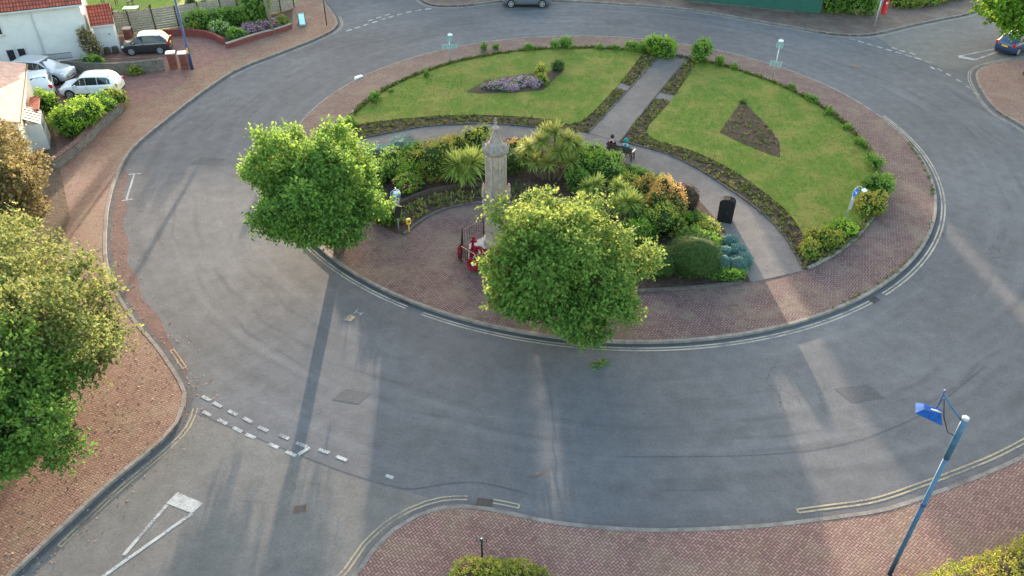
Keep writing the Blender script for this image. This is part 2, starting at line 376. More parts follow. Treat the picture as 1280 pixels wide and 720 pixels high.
# foliage
M['lf_lime'] = leaf_mat('lime_leaves', [(0, (.060, .14, .034)), (.4, (.098, .20, .04)), (.75, (.150, .26, .046)), (1, (.22, .29, .06))], .42)
M['lf_reddish'] = leaf_mat('young_leaves', [(0, (.065, .155, .036)), (.4, (.105, .215, .042)), (.75, (.155, .265, .048)), (.94, (.22, .26, .06)), (1, (.32, .20, .09))], .42)
M['lf_big'] = leaf_mat('large_tree_leaves', [(0, (0.051, 0.078, 0.023)), (.3, (0.092, 0.138, 0.037)), (.65, (0.175, 0.202, 0.064)), (1, (0.276, 0.267, 0.110))], .35)
M['lf_brown'] = leaf_mat('brownish_leaves', [(0, (.075, .055, .025)), (.4, (.15, .11, .05)), (.7, (.22, .18, .07)), (1, (.27, .25, .12))], .3)
M['lf_mid'] = leaf_mat('mid_green_leaves', [(0, (0.055, 0.112, 0.023)), (.5, (0.112, 0.223, 0.037)), (1, (0.242, 0.372, 0.065))], .3)
M['lf_fresh'] = leaf_mat('fresh_green_leaves', [(0, (0.074, 0.146, 0.018)), (.5, (0.146, 0.278, 0.032)), (1, (0.292, 0.423, 0.051))], .35)
M['lf_dark'] = leaf_mat('dark_clipped_leaves', [(0, (0.028, 0.054, 0.019)), (.5, (0.054, 0.101, 0.028)), (1, (0.101, 0.155, 0.046))], .2)
M['lf_blue'] = leaf_mat('blue_grey_leaves', [(0, (.035, .10, .095)), (.5, (.065, .17, .155)), (1, (.13, .26, .235))], .2)
M['lf_olive'] = leaf_mat('olive_orange_leaves', [(0, (.09, .15, .03)), (.55, (.18, .25, .04)), (.85, (.32, .30, .06)), (1, (.44, .27, .08))], .3)
M['lf_gold'] = leaf_mat('golden_leaves', [(0, (.10, .16, .03)), (.5, (.20, .26, .045)), (1, (.40, .41, .08))], .35)
M['lf_orange'] = leaf_mat('orange_red_leaves', [(0, (.08, .13, .03)), (.5, (.18, .22, .045)), (.78, (.36, .24, .07)), (1, (.52, .24, .12))], .35)
M['lf_purple'] = leaf_mat('dark_purple_leaves', [(0, (.025, .018, .02)), (.5, (.055, .035, .038)), (1, (.10, .065, .06))], .2)
M['lf_sword'] = leaf_mat('variegated_sword_leaves', [(0, (0.072, 0.132, 0.030)), (.5, (0.204, 0.288, 0.060)), (.85, (0.456, 0.504, 0.120)), (1, (0.660, 0.624, 0.216))], .3)
M['lf_pinkish'] = leaf_mat('pinkish_sword_leaves', [(0, (.09, .14, .03)), (.45, (.2, .28, .06)), (.78, (.34, .40, .09)), (.92, (.40, .29, .13)), (1, (.46, .27, .17))], .3)
M['lf_lilac'] = leaf_mat('lilac_flowers', [(0, (.30, .13, .30)), (.5, (.46, .25, .46)), (1, (.64, .44, .62))], .2)
M['lf_pink'] = leaf_mat('pink_flowers', [(0, (.34, .06, .14)), (1, (.6, .2, .3))], .2)
M['lf_white'] = leaf_mat('white_flowers', [(0, (.35, .36, .30)), (1, (.7, .7, .62))], .2)
M['lf_bed'] = leaf_mat('bedding_leaves', [(0, (.05, .075, .02)), (.5, (.12, .14, .035)), (.85, (.24, .23, .07)), (1, (.25, .11, .05))], .2)
M['lf_hedge'] = leaf_mat('hedge_leaves', [(0, (0.074, 0.124, 0.018)), (.45, (0.162, 0.223, 0.031)), (.8, (0.298, 0.298, 0.050)), (1, (0.322, 0.211, 0.074))], .3)
M['lf_litter'] = leaf_mat('fallen_leaves', [(0, (.10, .05, .035)), (.5, (.20, .12, .085)), (1, (.30, .21, .155))], .0)
M['lf_grass'] = leaf_mat('grass_blades', [(0, (.045, .10, .01)), (.5, (.085, .145, .015)), (1, (.17, .17, .035))], .3)
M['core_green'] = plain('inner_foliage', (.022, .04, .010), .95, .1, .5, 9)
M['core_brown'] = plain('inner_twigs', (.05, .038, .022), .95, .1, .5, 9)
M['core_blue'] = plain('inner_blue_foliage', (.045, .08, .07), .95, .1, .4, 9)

LAY = {
    'kerb_west': [(-18.66, 79.28), (-18.36, 77.72), (-15.96, 71.74), (-15.7, 69.12), (-16.74, 66.64), (-18.98, 63.16), (-21.33, 59.62), (-22.58, 55.62), (-23.58, 50.69), (-24.28, 45.81), (-23.76, 42.0), (-22.92, 38.8), (-22.0, 36.25), (-20.95, 33.71), (-19.52, 31.14), (-17.47, 28.46), (-15.59, 26.44), (-13.67, 24.01), (-13.32, 23.16), (-13.2, 21.78), (-13.71, 20.49), (-14.58, 18.94), (-15.35, 17.22), (-16.21, 15.22), (-16.91, 13.56)],
    'kerb_south': [(-6.0, 13.88), (-5.09, 15.22), (-4.67, 16.17), (-3.89, 17.14), (-2.89, 17.76), (-1.96, 17.97), (-0.76, 17.84), (0.6, 17.5), (1.32, 17.3), (3.84, 17.02), (5.81, 16.99), (8.97, 17.21), (11.4, 17.56), (13.31, 17.91), (15.4, 18.67), (17.19, 19.38), (19.6, 20.48), (25.13, 23.49)],
    'kerb_east': [(35.86, 40.87), (35.34, 44.94), (34.74, 49.61), (34.18, 52.36), (34.82, 55.96), (35.65, 58.63), (36.96, 60.47), (39.44, 61.88), (42.34, 62.99), (46.26, 64.14)],
    'kerb_north_east': [(56.88, 84.29), (45.01, 76.11), (41.94, 73.91), (39.02, 72.49), (35.14, 70.44), (31.71, 68.48), (29.95, 68.05), (27.57, 68.43), (24.32, 70.51), (21.68, 72.03), (18.46, 74.06), (14.55, 75.68), (6.5, 77.31), (0.65, 77.73), (-2.42, 76.93), (-5.04, 75.9), (-7.71, 76.1), (-9.33, 78.62), (-11.18, 83.25)],
    'path_outer': [(-10.92, 46.51), (-10.57, 46.86), (-8.17, 48.07), (-5.92, 49.08), (-3.52, 49.48), (-1.57, 49.62), (0.44, 49.27), (2.64, 48.79), (5.06, 48.2)],
    'path_outer_right': [(7.0, 46.92), (9.49, 45.46), (11.29, 43.33), (12.6, 40.95), (13.65, 38.84), (14.47, 36.31), (14.68, 33.99), (14.67, 32.69)],
    'bed_out': [(-10.61, 49.4), (-9.31, 49.8), (-5.84, 50.61), (-3.6, 50.89), (-1.6, 50.91), (0.45, 50.67), (2.69, 50.18), (4.58, 49.68)],
    'path_inner': [(-10.69, 45.16), (-7.27, 46.31), (-4.24, 47.27), (-0.04, 47.32), (3.09, 46.88), (5.08, 45.75), (7.39, 43.61), (9.57, 41.8), (10.62, 39.72), (11.38, 36.69), (11.72, 34.34), (11.76, 32.18), (11.77, 31.57)],
    'straightL': [(5.01, 48.2), (8.52, 55.51), (13.16, 65.44)],
    'straightR': [(7.0, 46.92), (10.18, 53.92), (14.38, 62.83)],
    'bedA': [(4.58, 49.68), (5.07, 48.32), (8.52, 55.07), (7.67, 55.96)],
    'bedB': [(7.99, 56.73), (9.1, 55.97), (12.83, 63.73), (11.11, 63.71)],
    'bedC': [(10.88, 55.09), (11.91, 54.23), (14.86, 60.55), (13.96, 61.23)],
    'bedD': [(7.0, 46.92), (8.38, 47.52), (11.33, 53.51), (10.26, 54.07)],
    'bed_right_in': [(8.43, 47.87), (11.18, 45.48), (12.99, 43.24), (14.45, 40.21), (15.34, 37.56), (15.99, 35.29)],
    'lawnL': [(-10.46, 49.15), (-9.31, 49.8), (-5.84, 50.61), (-3.6, 50.89), (-1.6, 50.91), (0.45, 50.67), (2.69, 50.18), (4.53, 49.81), (7.67, 55.96), (10.8, 63.34)],
    'lawnR': [(14.7, 60.72), (11.33, 53.51), (8.48, 47.87), (11.18, 45.48), (12.99, 43.24), (14.45, 40.21), (15.34, 37.56), (15.91, 35.44)],
    'triL': [(-3.41, 54.94), (-2.12, 57.08), (-0.07, 58.05), (3.03, 59.07), (3.91, 60.59), (4.04, 59.41), (2.18, 55.29), (-0.06, 54.83), (-2.4, 54.65)],
    'triR': [(16.46, 53.56), (16.9, 51.1), (17.3, 48.81), (17.34, 46.78), (16.8, 44.76), (16.2, 45.19), (14.99, 46.53), (13.75, 48.29), (14.97, 50.69)],
    'plaza_edge': [(-5.81, 35.66), (-5.27, 36.72), (-4.28, 37.99), (-2.98, 38.79), (-1.62, 39.07), (0.44, 38.91), (2.65, 37.45), (4.21, 34.66), (4.62, 31.79)],
    'bed_front': [(2.34, 30.71), (4.27, 30.53), (6.23, 30.67), (8.21, 30.88), (10.22, 31.16), (11.81, 31.57)],
    'bottom_hedge': [(-1.55, 15.42), (-1.02, 15.6), (0.31, 15.42), (1.35, 15.13)],
    'drive': [(-31.85, 50.21), (-31.6, 51.8), (-28.13, 54.67), (-26.05, 57.92), (-24.61, 58.75), (-28.03, 50.25)],
    'wall_stone': [(-27.62, 43.6), (-27.55, 45.44), (-27.5, 48.98), (-27.13, 51.85)],
    'wall_drive': [(-34.01, 58.64), (-31.35, 58.18), (-29.04, 58.53), (-26.62, 59.39)],
    'wall_red': [(-29.86, 66.87), (-27.54, 67.1), (-25.58, 66.32), (-23.73, 64.41), (-23.61, 65.37)],
    'fence': [(-34.4, 66.61), (-30.72, 68.29), (-24.69, 71.62), (-21.78, 73.03)],
    'fence2': [(-21.78, 73.03), (-20.61, 74.7)],
    'rockery': [(-23.62, 64.03), (-21.86, 66.37), (-20.21, 68.02), (-19.39, 69.29)],
    'garden_front': [(-27.2, 67.31), (-23.1, 65.96), (-20.56, 68.01), (-19.75, 70.58)],
    'markI': [(-23.29, 42.5), (-22.6, 42.61), (-22.95, 42.51), (-22.25, 39.53), (-22.46, 39.34), (-21.89, 39.53)],
    'row1': [(-12.56, 23.35), (-11.99, 22.99), (-11.24, 22.54), (-10.52, 22.14), (-9.79, 21.67), (-8.87, 21.26), (-8.1, 20.85), (-7.17, 20.53), (-6.43, 20.17)],
    'row2': [(-12.26, 22.49), (-11.51, 22.05), (-10.79, 21.62), (-10.19, 21.29), (-9.17, 20.8), (-8.4, 20.4)],
    'dashx': [(-4.5, 19.3), (-6.14, 20.06)],
    'tri_bar': [(-12.1, 18.55), (-11.01, 18.06), (-11.26, 17.61), (-12.33, 18.05)],
    'tri_lines': [(-11.26, 17.61), (-13.38, 15.06), (-12.27, 17.98), (-13.05, 15.66), (-13.05, 15.66), (-13.38, 15.06)],
    'short_y': [(-15.01, 26.02), (-14.03, 24.69), (-14.87, 26.12), (-13.86, 24.79)],
    'nw_dash': [(-14.4, 68.93), (-12.36, 71.34), (-11.37, 73.18), (-10.66, 73.42), (-7.27, 75.37), (-5.03, 75.65)],
    'ne_dash': [(29.11, 67.22), (33.43, 61.99), (32.17, 62.87), (33.59, 63.62), (33.89, 60.09), (33.93, 58.77), (34.18, 57.97), (34.29, 55.35)],
    'ne_tri': [(36.62, 63.47), (37.06, 62.03), (40.54, 64.64), (37.6, 64.04), (35.86, 60.97)],
    'hmark': [(-7.52, 28.65), (-7.21, 29.07)],
    'drain': [(-0.97, 18.12), (17.52, 30.18), (-5.05, 29.95), (-7.5, 17.84), (27.24, 61.04), (-18.86, 30.94), (23.51, 36.38)],
    'misc': [(0.98, 19.33), (3.76, 25.51), (-11.87, 57.92), (-10.2, 36.11), (-0.95, 15.63), (11.76, 37.44), (-18.73, 70.16), (-24.95, 59.41), (-16.28, 69.97), (-20.66, 67.6), (18.38, 37.33), (-6.07, 36.06), (-4.98, 61.0), (19.68, 57.48), (31.97, 69.96), (34.28, 74.04), (-5.61, 35.74)],
    'cars': [(-34.04, 55.8), (-33.68, 53.45), (40.42, 63.33), (42.32, 64.85), (-36.15, 57.32), (-33.17, 56.11)],
}
# ------------------------------------------------------------------ foliage generators
def unit(a): return a / np.maximum(np.linalg.norm(a, axis=-1, keepdims=True), 1e-6)
def foliage(lobes, n, leaf, rng, sprig=6, sp_len=.3, shell=.6, droop=.25, up=.3, tint_up=.25, width=.32):
    L = np.array(lobes, float); area = (L[:, 3] * L[:, 4] + L[:, 4] * L[:, 5] + L[:, 3] * L[:, 5]); ns = max(1, n // sprig)
    P = []; D = []; O = []; LI = []; lobe_t = rng.normal(size=len(L)) * .11
    need = ns
    while need > 0:
        q = max(need * 2, 64)
        li = rng.choice(len(L), q, p=area / area.sum()); u = unit(rng.normal(size=(q, 3)))
        r = shell + (1 - shell) * rng.random(q) ** .6
        rough = 1 + .10 * np.sin(u[:, 0] * 9 + li) * np.sin(u[:, 1] * 8 + li * 2) + .06 * rng.normal(size=q)
        p = L[li, :3] + u * (r * rough)[:, None] * L[li, 3:6]
        ins = np.zeros(q, bool)
        for k in range(len(L)):
            dd = np.linalg.norm((p - L[k, :3]) / L[k, 3:6], axis=1); ins |= (dd < .62) & (li != k)
        ok = ~ins & (p[:, 2] > 0.02)
        p, u2, r2, l2 = p[ok][:need], u[ok][:need], r[ok][:need], li[ok][:need]
        P.append(p); D.append(unit(u2 * 1.0 + rng.normal(size=u2.shape) * .45 + np.array([0, 0, up]))); O.append(r2); LI.append(l2); need -= len(p)
    P = np.concatenate(P); D = np.concatenate(D); O = np.concatenate(O); LI = np.concatenate(LI); m = len(P)
    zmin, zmax = P[:, 2].min(), P[:, 2].max()
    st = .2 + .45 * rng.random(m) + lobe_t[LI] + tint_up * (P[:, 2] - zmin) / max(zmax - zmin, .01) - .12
    k = np.tile(np.arange(sprig), m); idx = np.repeat(np.arange(m), sprig)
    p = P[idx] + D[idx] * (sp_len * (k / sprig))[:, None] + rng.normal(size=(m * sprig, 3)) * leaf * .35
    a = unit(D[idx] * .7 + rng.normal(size=p.shape) * .75 - np.array([0, 0, droop])); nn = unit(rng.normal(size=p.shape) * .7 + D[idx] * .4 + np.array([0, 0, .7]))
    w = unit(np.cross(a, nn)); nn = np.cross(w, a); s = leaf * (.65 + .7 * rng.random(len(p)))[:, None]
    v0 = p; v1 = p + a * s * .5 + w * s * width + nn * s * .06; v2 = p + a * s - nn * s * .08; v3 = p + a * s * .5 - w * s * width + nn * s * .06
    V = np.stack([v0, v1, v2, v3], 1).reshape(-1, 3); F = np.arange(len(V)).reshape(-1, 4)
    t = np.clip(st[idx] + (rng.random(len(p)) - .5) * .24 + .1 * (k / sprig), 0, 1)
    return V, F, t
def blob_mesh(name, lobes, seed=0, amp=.12, sub=3, k=1.0):
    bm = bmesh.new()
    for i, l in enumerate(lobes):
        r = bmesh.ops.create_icosphere(bm, subdivisions=sub, radius=1.0)
        for v in r['verts']:
            d = 1 + amp * mnoise.noise(v.co * 2.3 + Vector((seed + i * 3.1, 0, 0))) * 2
            v.co = Vector((l[0] + v.co.x * l[3] * d * k, l[1] + v.co.y * l[4] * d * k, max(.0, l[2] + v.co.z * l[5] * d * k)))
    me = bpy.data.meshes.new(name); bm.to_mesh(me); bm.free(); return me
def swords(heads, rng, n=90, L=.8, w=.055, droop=.3, low=-.35):
    V = []; F = []; T = []; b = 0
    for (hx, hy, hz, sc) in heads:
        el = low + (1.25 - low) * rng.random(n) ** .8; az = rng.random(n) * 6.283
        d = np.stack([np.cos(el) * np.cos(az), np.cos(el) * np.sin(az), np.sin(el)], 1)
        side = unit(np.cross(d, np.array([0, 0, 1.0]) + rng.normal(size=(n, 3)) * .2)); ln = (L * sc * (.7 + .5 * rng.random(n)))[:, None]
        o = np.array([hx, hy, hz]); seg = 4; rows = []
        for s in range(seg + 1):
            t = s / seg; c = o + d * ln * t + np.array([0, 0, -1.0]) * ln * droop * t * t * (1.1 - np.abs(d[:, 2:3])) 
            ww = w * sc * (.55 + 1.2 * t) * (1 if s < 3 else (.75 if s == 3 else .06)) * .5
            rows.append(c + side * ww); rows.append(c - side * ww)
        A = np.stack(rows, 1)                                   # n, 2(seg+1), 3
        for s in range(seg):
            F.append(np.stack([np.arange(n) * 2 * (seg + 1) + 2 * s + q for q in (0, 1, 3, 2)], 1) + b)
            T.append(np.clip(.15 + .55 * rng.random(n) + .25 * (d[:, 2]), 0, 1))
        V.append(A.reshape(-1, 3)); b += n * 2 * (seg + 1)
    return np.concatenate(V), np.concatenate(F), np.concatenate(T)
def tree_lobes(c, rad, n, lr, rng, zflat=.8):
    """boughs radiate from the fork at uneven lengths; each carries clumps that shrink towards its tip"""
    out = [(c[0], c[1], c[2] - rad[2] * .05, rad[0] * .36, rad[1] * .36, rad[2] * .36)]; nb = max(8, int(n / 2.5))
    fz = c[2] - rad[2] * .55
    for i in range(nb):
        f = (i + .5) / nb; z = 1 - 1.75 * f; a = i * 2.39996 + rng.random() * 1.1; q = math.sqrt(max(0, 1 - min(1, z * z)))
        L = (.80, 1.09, .90, 1.0, .84)[i % 5] * (.96 + .1 * rng.random())
        tip = Vector((c[0] + rad[0] * L * q * math.cos(a), c[1] + rad[1] * L * q * math.sin(a), c[2] + rad[2] * L * z)); b = Vector((c[0], c[1], max(fz, tip.z - rad[2] * .9)))
        for t, sz in ((.52, .95), (.74, .74), (.89, .54), (1.0, .36)):
            p = b.lerp(tip, t) + Vector(rng.normal(size=3)) * lr * .16; s_ = lr * sz * (.8 + .35 * rng.random())
            out.append((p.x, p.y, p.z, s_ * 1.1, s_, s_ * zflat * (.7 + .4 * rng.random())))
    return out
def tree(name, loc, h, rad, cz, n, leaf, mat, seed, label, cat='tree', trunk_r=.2, nl=34, lr=1.1, bark='bark', sprig=7, group=None, sp_len=.45, off=(0, 0), tint_up=.2, extra=()):
    rng = np.random.default_rng(seed); r = root(name, (loc[0], loc[1], loc[2] if len(loc) > 2 else .12), 0, label, cat, group)
    lobes = tree_lobes((off[0], off[1], cz), rad, nl, lr, rng) + list(extra)
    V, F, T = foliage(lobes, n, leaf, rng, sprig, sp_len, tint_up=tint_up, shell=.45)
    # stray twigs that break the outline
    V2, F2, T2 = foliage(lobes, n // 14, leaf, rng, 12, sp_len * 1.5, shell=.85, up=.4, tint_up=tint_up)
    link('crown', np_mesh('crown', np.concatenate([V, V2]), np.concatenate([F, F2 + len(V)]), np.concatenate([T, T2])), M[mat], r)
    mb = MB(); fork = cz - rad[2] * .62
    mb.tube([(0, 0, -.1), (.03, .02, fork * .5), (off[0] * .2, off[1] * .2, fork)], [trunk_r * 1.25, trunk_r, trunk_r * .85], 10)
    for l in lobes[1::2]:
        b = Vector((off[0] * .2, off[1] * .2, fork * .9)); e = Vector(l[:3]); mdl = b.lerp(e, .5) + Vector((rng.normal() * .15, rng.normal() * .15, .25))
        mb.tube([b, mdl, e], [trunk_r * .5, trunk_r * .26, trunk_r * .08], 6)
    mb.build('trunk', M[bark], r, smooth=True); return r
def shrub(name, loc, lobes, n, leaf, mat, seed, label, cat='shrub', core='core_green', group=None, k=.74, sprig=5, sp_len=.14, shell=.86, flowers=None, up=.3, tint_up=.35, rz=0):
    rng = np.random.default_rng(seed); r = root(name, (loc[0], loc[1], .15), rz, label, cat, group)
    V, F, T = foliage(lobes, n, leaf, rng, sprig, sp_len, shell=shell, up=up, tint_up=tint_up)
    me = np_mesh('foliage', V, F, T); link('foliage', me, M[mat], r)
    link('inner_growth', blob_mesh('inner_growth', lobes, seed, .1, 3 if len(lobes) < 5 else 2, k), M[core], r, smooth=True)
    if flowers:
        fm, fn, fs = flowers; V, F, T = foliage(lobes, fn, fs, rng, 3, .05, shell=1.0, up=.8)
        tag(link('flowers', np_mesh('flowers', V, F, T), M[fm], r), kind='stuff')
    return r
def rand_lobes(rx, ry, rz, n, rng, s=.5):
    out = [(0, 0, rz * .5, rx * .72, ry * .72, rz * .55)]
    for i in range(n):
        a = rng.random() * 6.283; q = .5 + .3 * rng.random(); k = s * (.7 + .5 * rng.random())
        out.append((rx * q * math.cos(a), ry * q * math.sin(a), rz * (.3 + .5 * rng.random()), rx * k, ry * k, rz * k * .7))
    return out

# ------------------------------------------------------------------ setting: ground, road, pavements
def st(o): return tag(o, kind='structure')
mb = MB(); sheet(mb, [(-900, -300), (900, -300), (900, 1500), (-900, 1500)], -.03); st(mb.build('ground', M['ground']))
mb = MB(); sheet(mb, [(-70, -12), (75, -12), (75, 112), (-70, 112)], 0); st(mb.build('road', M['asphalt']))
kw = spline(LAY['kerb_west'], .4); ks = spline(LAY['kerb_south'], .4); ke = spline(LAY['kerb_east'], .4); kn = spline(LAY['kerb_north_east'], .4)
# close the slabs well outside the picture
mb = MB(); mb.poly([(-19.5, 104)] + kw + [(-19.5, 4), (-68, 4), (-68, 104)], -.02, .12); st(mb.build('pavement_west', M['pave_west'], tri=True))
mb = MB(); mb.poly(ks + [(30, 25), (40, 26), (40, -8), (-7, -8)], -.02, .12); st(mb.build('pavement_south', M['pave_south'], tri=True))
mb = MB(); sheet(mb, [(-6.5, -7.5), (-2.2, 14.4), (1.4, 13.9), (11.2, 12.7), (20.6, 15.8), (39.5, 21), (39.5, -7.5)], .126); st(mb.build('garden_lawn', M['verge'], tri=True))
mb = MB(); mb.poly(ke + [(68, 70), (68, 34), (38, 34)], -.02, .12); st(mb.build('pavement_east', M['pave_south'], tri=True))
mb = MB(); mb.poly(kn + [(-11.5, 106), (70, 106), (70, 93)], -.02, .12); st(mb.build('pavement_north', M['pave_north'], tri=True))
mb = MB(); mb.poly(arc((CX, CY), 20.3, 0, 358, 180), -.02, .12); st(mb.build('roundabout_pavement', M['pave_ring'], tri=True))
C0 = (CX, CY)
def kerb(name, pts, side, w=.15, h=.13, stone=.9, mat='kerb', out=.006):
    p = resample(pts, stone); mb = MB(); strip_mb(mb, p, -out * side, w * side, -.01, h, .006); return st(mb.build(name, M[mat]))
kerb('kerb_west', kw, -1); kerb('kerb_south', ks, -1); kerb('kerb_east', ke, -1); kerb('kerb_north', kn, -1)
kerb('kerb_roundabout', arc((CX, CY), 20.3, 0, 360, 400), 1, stone=.88)
mb = MB(); line_mb(mb, arc(C0, 20.42, 198, 378, 300), .20, .0045); st(mb.build('gutter_channel', M['asphalt_dark']))
mb = MB(); line_mb(mb, offset(kw, .13), .22, .0085); st(mb.build('gutter_channel', M['asphalt_dark']))
# older, paler asphalt at the mouths of the two side roads; darker patches
mb = MB(); pts = offset(kw, 0)
sheet(mb, [(-12.9, 22.6), (-9.4, 20.95), (-6.2, 19.5), (-3.0, 18.35), (-4.3, 16.6), (-5.4, 14.2), (-6.6, 9), (-18, 9), (-17.2, 13.4), (-16.3, 15.1), (-15.5, 17.0), (-14.7, 18.7), (-13.8, 20.3), (-13.3, 21.6)], .004); st(mb.build('old_road_surface', M['asphalt_light']))
mb = MB(); sheet(mb, [(33.9, 60.3), (31.8, 64.3), (31.4, 68.2), (35.2, 70.3), (41.5, 73.5), (56, 83), (62, 76), (46, 66), (39.4, 62.1), (36.6, 60.9)], .004); st(mb.build('side_road_surface', M['asphalt_light']))

gk = [p for p in kw if 24.5 < p[1] < 43]
mb = MB(); wd = [.25 + .75 * math.sin(math.pi * i / (len(gk) - 1)) ** .6 + .12 * math.sin(i * .7) for i in range(len(gk))]
for i in range(len(gk) - 1):
    A = offset(gk, 0.0); B0 = offset(gk, wd[i]); B1 = offset(gk, wd[i + 1]); sheet(mb, [A[i], B0[i], B1[i + 1], A[i + 1]], .004)
st(mb.build('gutter_surface', M['gutter']))
mb = MB(); sm = spline([(-12.9, 22.6), (-9.4, 20.95), (-6.2, 19.5), (-3.9, 18.75), (-2.6, 18.95), (-1.2, 19.05), (.6, 18.55)], .3); line_mb(mb, sm, .05, .0075)
sm2 = spline([(33.9, 60.3), (31.8, 64.3), (31.4, 68.2)], .4); line_mb(mb, sm2, .06, .0075); line_mb(mb, spline([(20.5, 25.5), (16, 22.3), (11, 20.6), (4, 20.3)], .3), .03, .0075)
st(mb.build('tar_seam', M['asphalt_dark']))
for q, sz, an in (((14.5, 23.8), (1.6, .9), .3), ((-6.6, 33 - 9.5), (1.2, .7), -.4), ((24.5, 49), (2.2, 1.1), 1.2), ((-19.0, 44.2), (1.7, 1.0), 1.3), ((6.5, 19.0), (2.6, .55), .05), ((9.5, 71.5), (2.4, 1.2), .1)):
    mb = MB(); c_, s_ = math.cos(an), math.sin(an); sheet(mb, [(q[0] + (x * c_ - y * s_) * sz[0] / 2, q[1] + (x * s_ + y * c_) * sz[1] / 2) for x, y in ((-1, -1), (1, -1), (1, 1), (-1, 1))], .0055); st(mb.build('road_repair_patch', M['asphalt_dark' if sz[0] < 2 else 'asphalt_mid']))
# garden inside the island
C = (CX, CY)
ring_in = arc(C, 17.3, -57.5, 182, 120)
pol = spline(LAY['path_outer'] + [(5.9, 47.75)], .5); por = spline(LAY['path_outer_right'], .5); pin = spline(LAY['path_inner'], .5)
mb = MB(); mb.poly(pol + por + ring_in, .10, .150); st(mb.build('garden_soil', M['soil'], tri=True))
mb = MB(); mb.poly(pin + spline(LAY['bed_front'], .5)[::-1][1:] + spline(LAY['plaza_edge'], .5)[::-1] + [(-6.5, 36.0), (-9.2, 38.5), (-10.9, 42)], .10, .154); st(mb.build('shrubbery_soil', M['soil'], tri=True))
mb = MB(); mb.poly(pol + por + [(14.6, 32.45), (11.95, 31.5)] + pin[::-1] + [(-11.6, 45.0)], .10, .140); st(mb.build('garden_path', M['path'], tri=True))
sl = LAY['straightL']; sr = LAY['straightR']
mb = MB(); mb.poly([sl[0], sl[1], (12.6, 64.2), (14.1, 63.4), (14.6, 62.9), sr[1], sr[0]], .10, .158); st(mb.build('garden_path', M['path'], tri=True))
for q in ([(7.55, 56.1), (8.55, 55.15), (9.0, 55.95), (7.95, 56.95)], [(10.2, 54.05), (11.5, 53.4), (12.0, 54.25), (10.8, 55.15)]):
    mb = MB(); mb.poly(q, .10, .163); st(mb.build('garden_path', M['path']))
def lawn(inner, a0, a1, name='lawn'):
    mb = MB(); mb.poly(spline(inner, .6) + arc(C, 16.95, a0, a1, 60), .10, .20); st(mb.build(name, M['lawn'], tri=True)); return spline(inner, .6) + arc(C, 16.95, a0, a1, 60)
lawnL = lawn(LAY['lawnL'][:8] + [(7.67, 55.96), (10.6, 63.1)], 72, 172)
lawnR = lawn([(14.6, 61.0), (11.4, 53.6), (8.9, 48.1), (11.35, 45.7), (13.2, 43.4), (14.65, 40.4), (15.5, 37.7), (15.6, 34.6)], -49, 56)
def ccw(p):
    n = len(p); return sum(p[i][0] * p[(i + 1) % n][1] - p[(i + 1) % n][0] * p[i][1] for i in range(n)) > 0
for key in ('triL', 'triR'):
    mb = MB(); mb.poly(LAY[key], .15, .215); st(mb.build('flower_bed_soil', M['soil'], tri=True))
mb = MB(); strip_mb(mb, resample(ring_in, .9), -.05, .09, .1, .24, .006); st(mb.build('garden_edging', M['kerb']))
mb = MB()
for p in (pol[:-2], por, [sl[0], sl[1], (12.6, 64.2)], [sr[0], sr[1], (14.4, 62.9)]): strip_mb(mb, resample(p, .7), -.02, .05, .1, .215, .004)
strip_mb(mb, resample(spline(LAY['plaza_edge'], .4), .5), -.08, .08, .1, .20, .005)
strip_mb(mb, resample(spline(LAY['bed_front'], .4), .7), -.08, .08, .1, .24, .005)
st(mb.build('bed_edging', M['edging_dark']))
mb = MB(); strip_mb(mb, resample(spline([(-6.4, 36.2), (-5.6, 37.6), (-4.3, 38.9), (-2.6, 39.6), (-.4, 39.8)], .4), .5), 1.2, 1.34, .1, .42, .003); tag(mb.build('low_garden_wall', M['wood_dark']), 'low dark edging wall behind the planting strip at the memorial plaza', 'wall')

# bedding plants and lawn tufts (uncountable)
def inside(pt, poly):
    x, y = pt; c = False; n = len(poly); j = n - 1
    for i in range(n):
        if (poly[i][1] > y) != (poly[j][1] > y) and x < (poly[j][0] - poly[i][0]) * (y - poly[i][1]) / (poly[j][1] - poly[i][1]) + poly[i][0]: c = not c
        j = i
    return c
def in_soil(x, y):
    if inside((x, y), [(7.55, 56.1), (8.55, 55.15), (9.0, 55.95), (7.95, 56.95)]) or inside((x, y), [(10.2, 54.05), (11.5, 53.4), (12.0, 54.25), (10.8, 55.15)]): return False
    return inside((x, y), pol + por + ring_in) and not inside((x, y), lawnL) and not inside((x, y), lawnR) and not inside((x, y), [sl[0], sl[1], (12.9, 64.8), (14.6, 62.9), sr[1], sr[0]])
def scatter(test, box, n, rng, grid=None):
    out = []
    while len(out) < n:
        x = box[0] + (box[1] - box[0]) * rng.random(); y = box[2] + (box[3] - box[2]) * rng.random()
        if test(x, y): out.append((x, y))
    return out
def tufts(name, pts, z, size, blades, mat, rng, flat=.5, w=.35):
    P = np.repeat(np.array([(x, y, z) for x, y in pts]), blades, 0); q = len(P)
    a = rng.random(q) * 6.283; el = flat + (1.5 - flat) * rng.random(q) ** 1.3; d = np.stack([np.cos(a) * np.cos(el), np.sin(a) * np.cos(el), np.sin(el)], 1)
    s = (size * (.6 + .8 * rng.random(q)))[:, None]; sd = unit(np.cross(d, [0, 0, 1.0])); P = P + rng.normal(size=(q, 3)) * [size * .3, size * .3, 0]
    V = np.stack([P, P + d * s * .55 + sd * s * w * .5, P + d * s, P + d * s * .55 - sd * s * w * .5], 1).reshape(-1, 3)
    t = np.clip(np.repeat(rng.random(len(pts)), blades) * .6 + rng.random(q) * .4, 0, 1)
    return link(name, np_mesh(name, V, np.arange(len(V)).reshape(-1, 4), t), M[mat])
rng = np.random.default_rng(5)
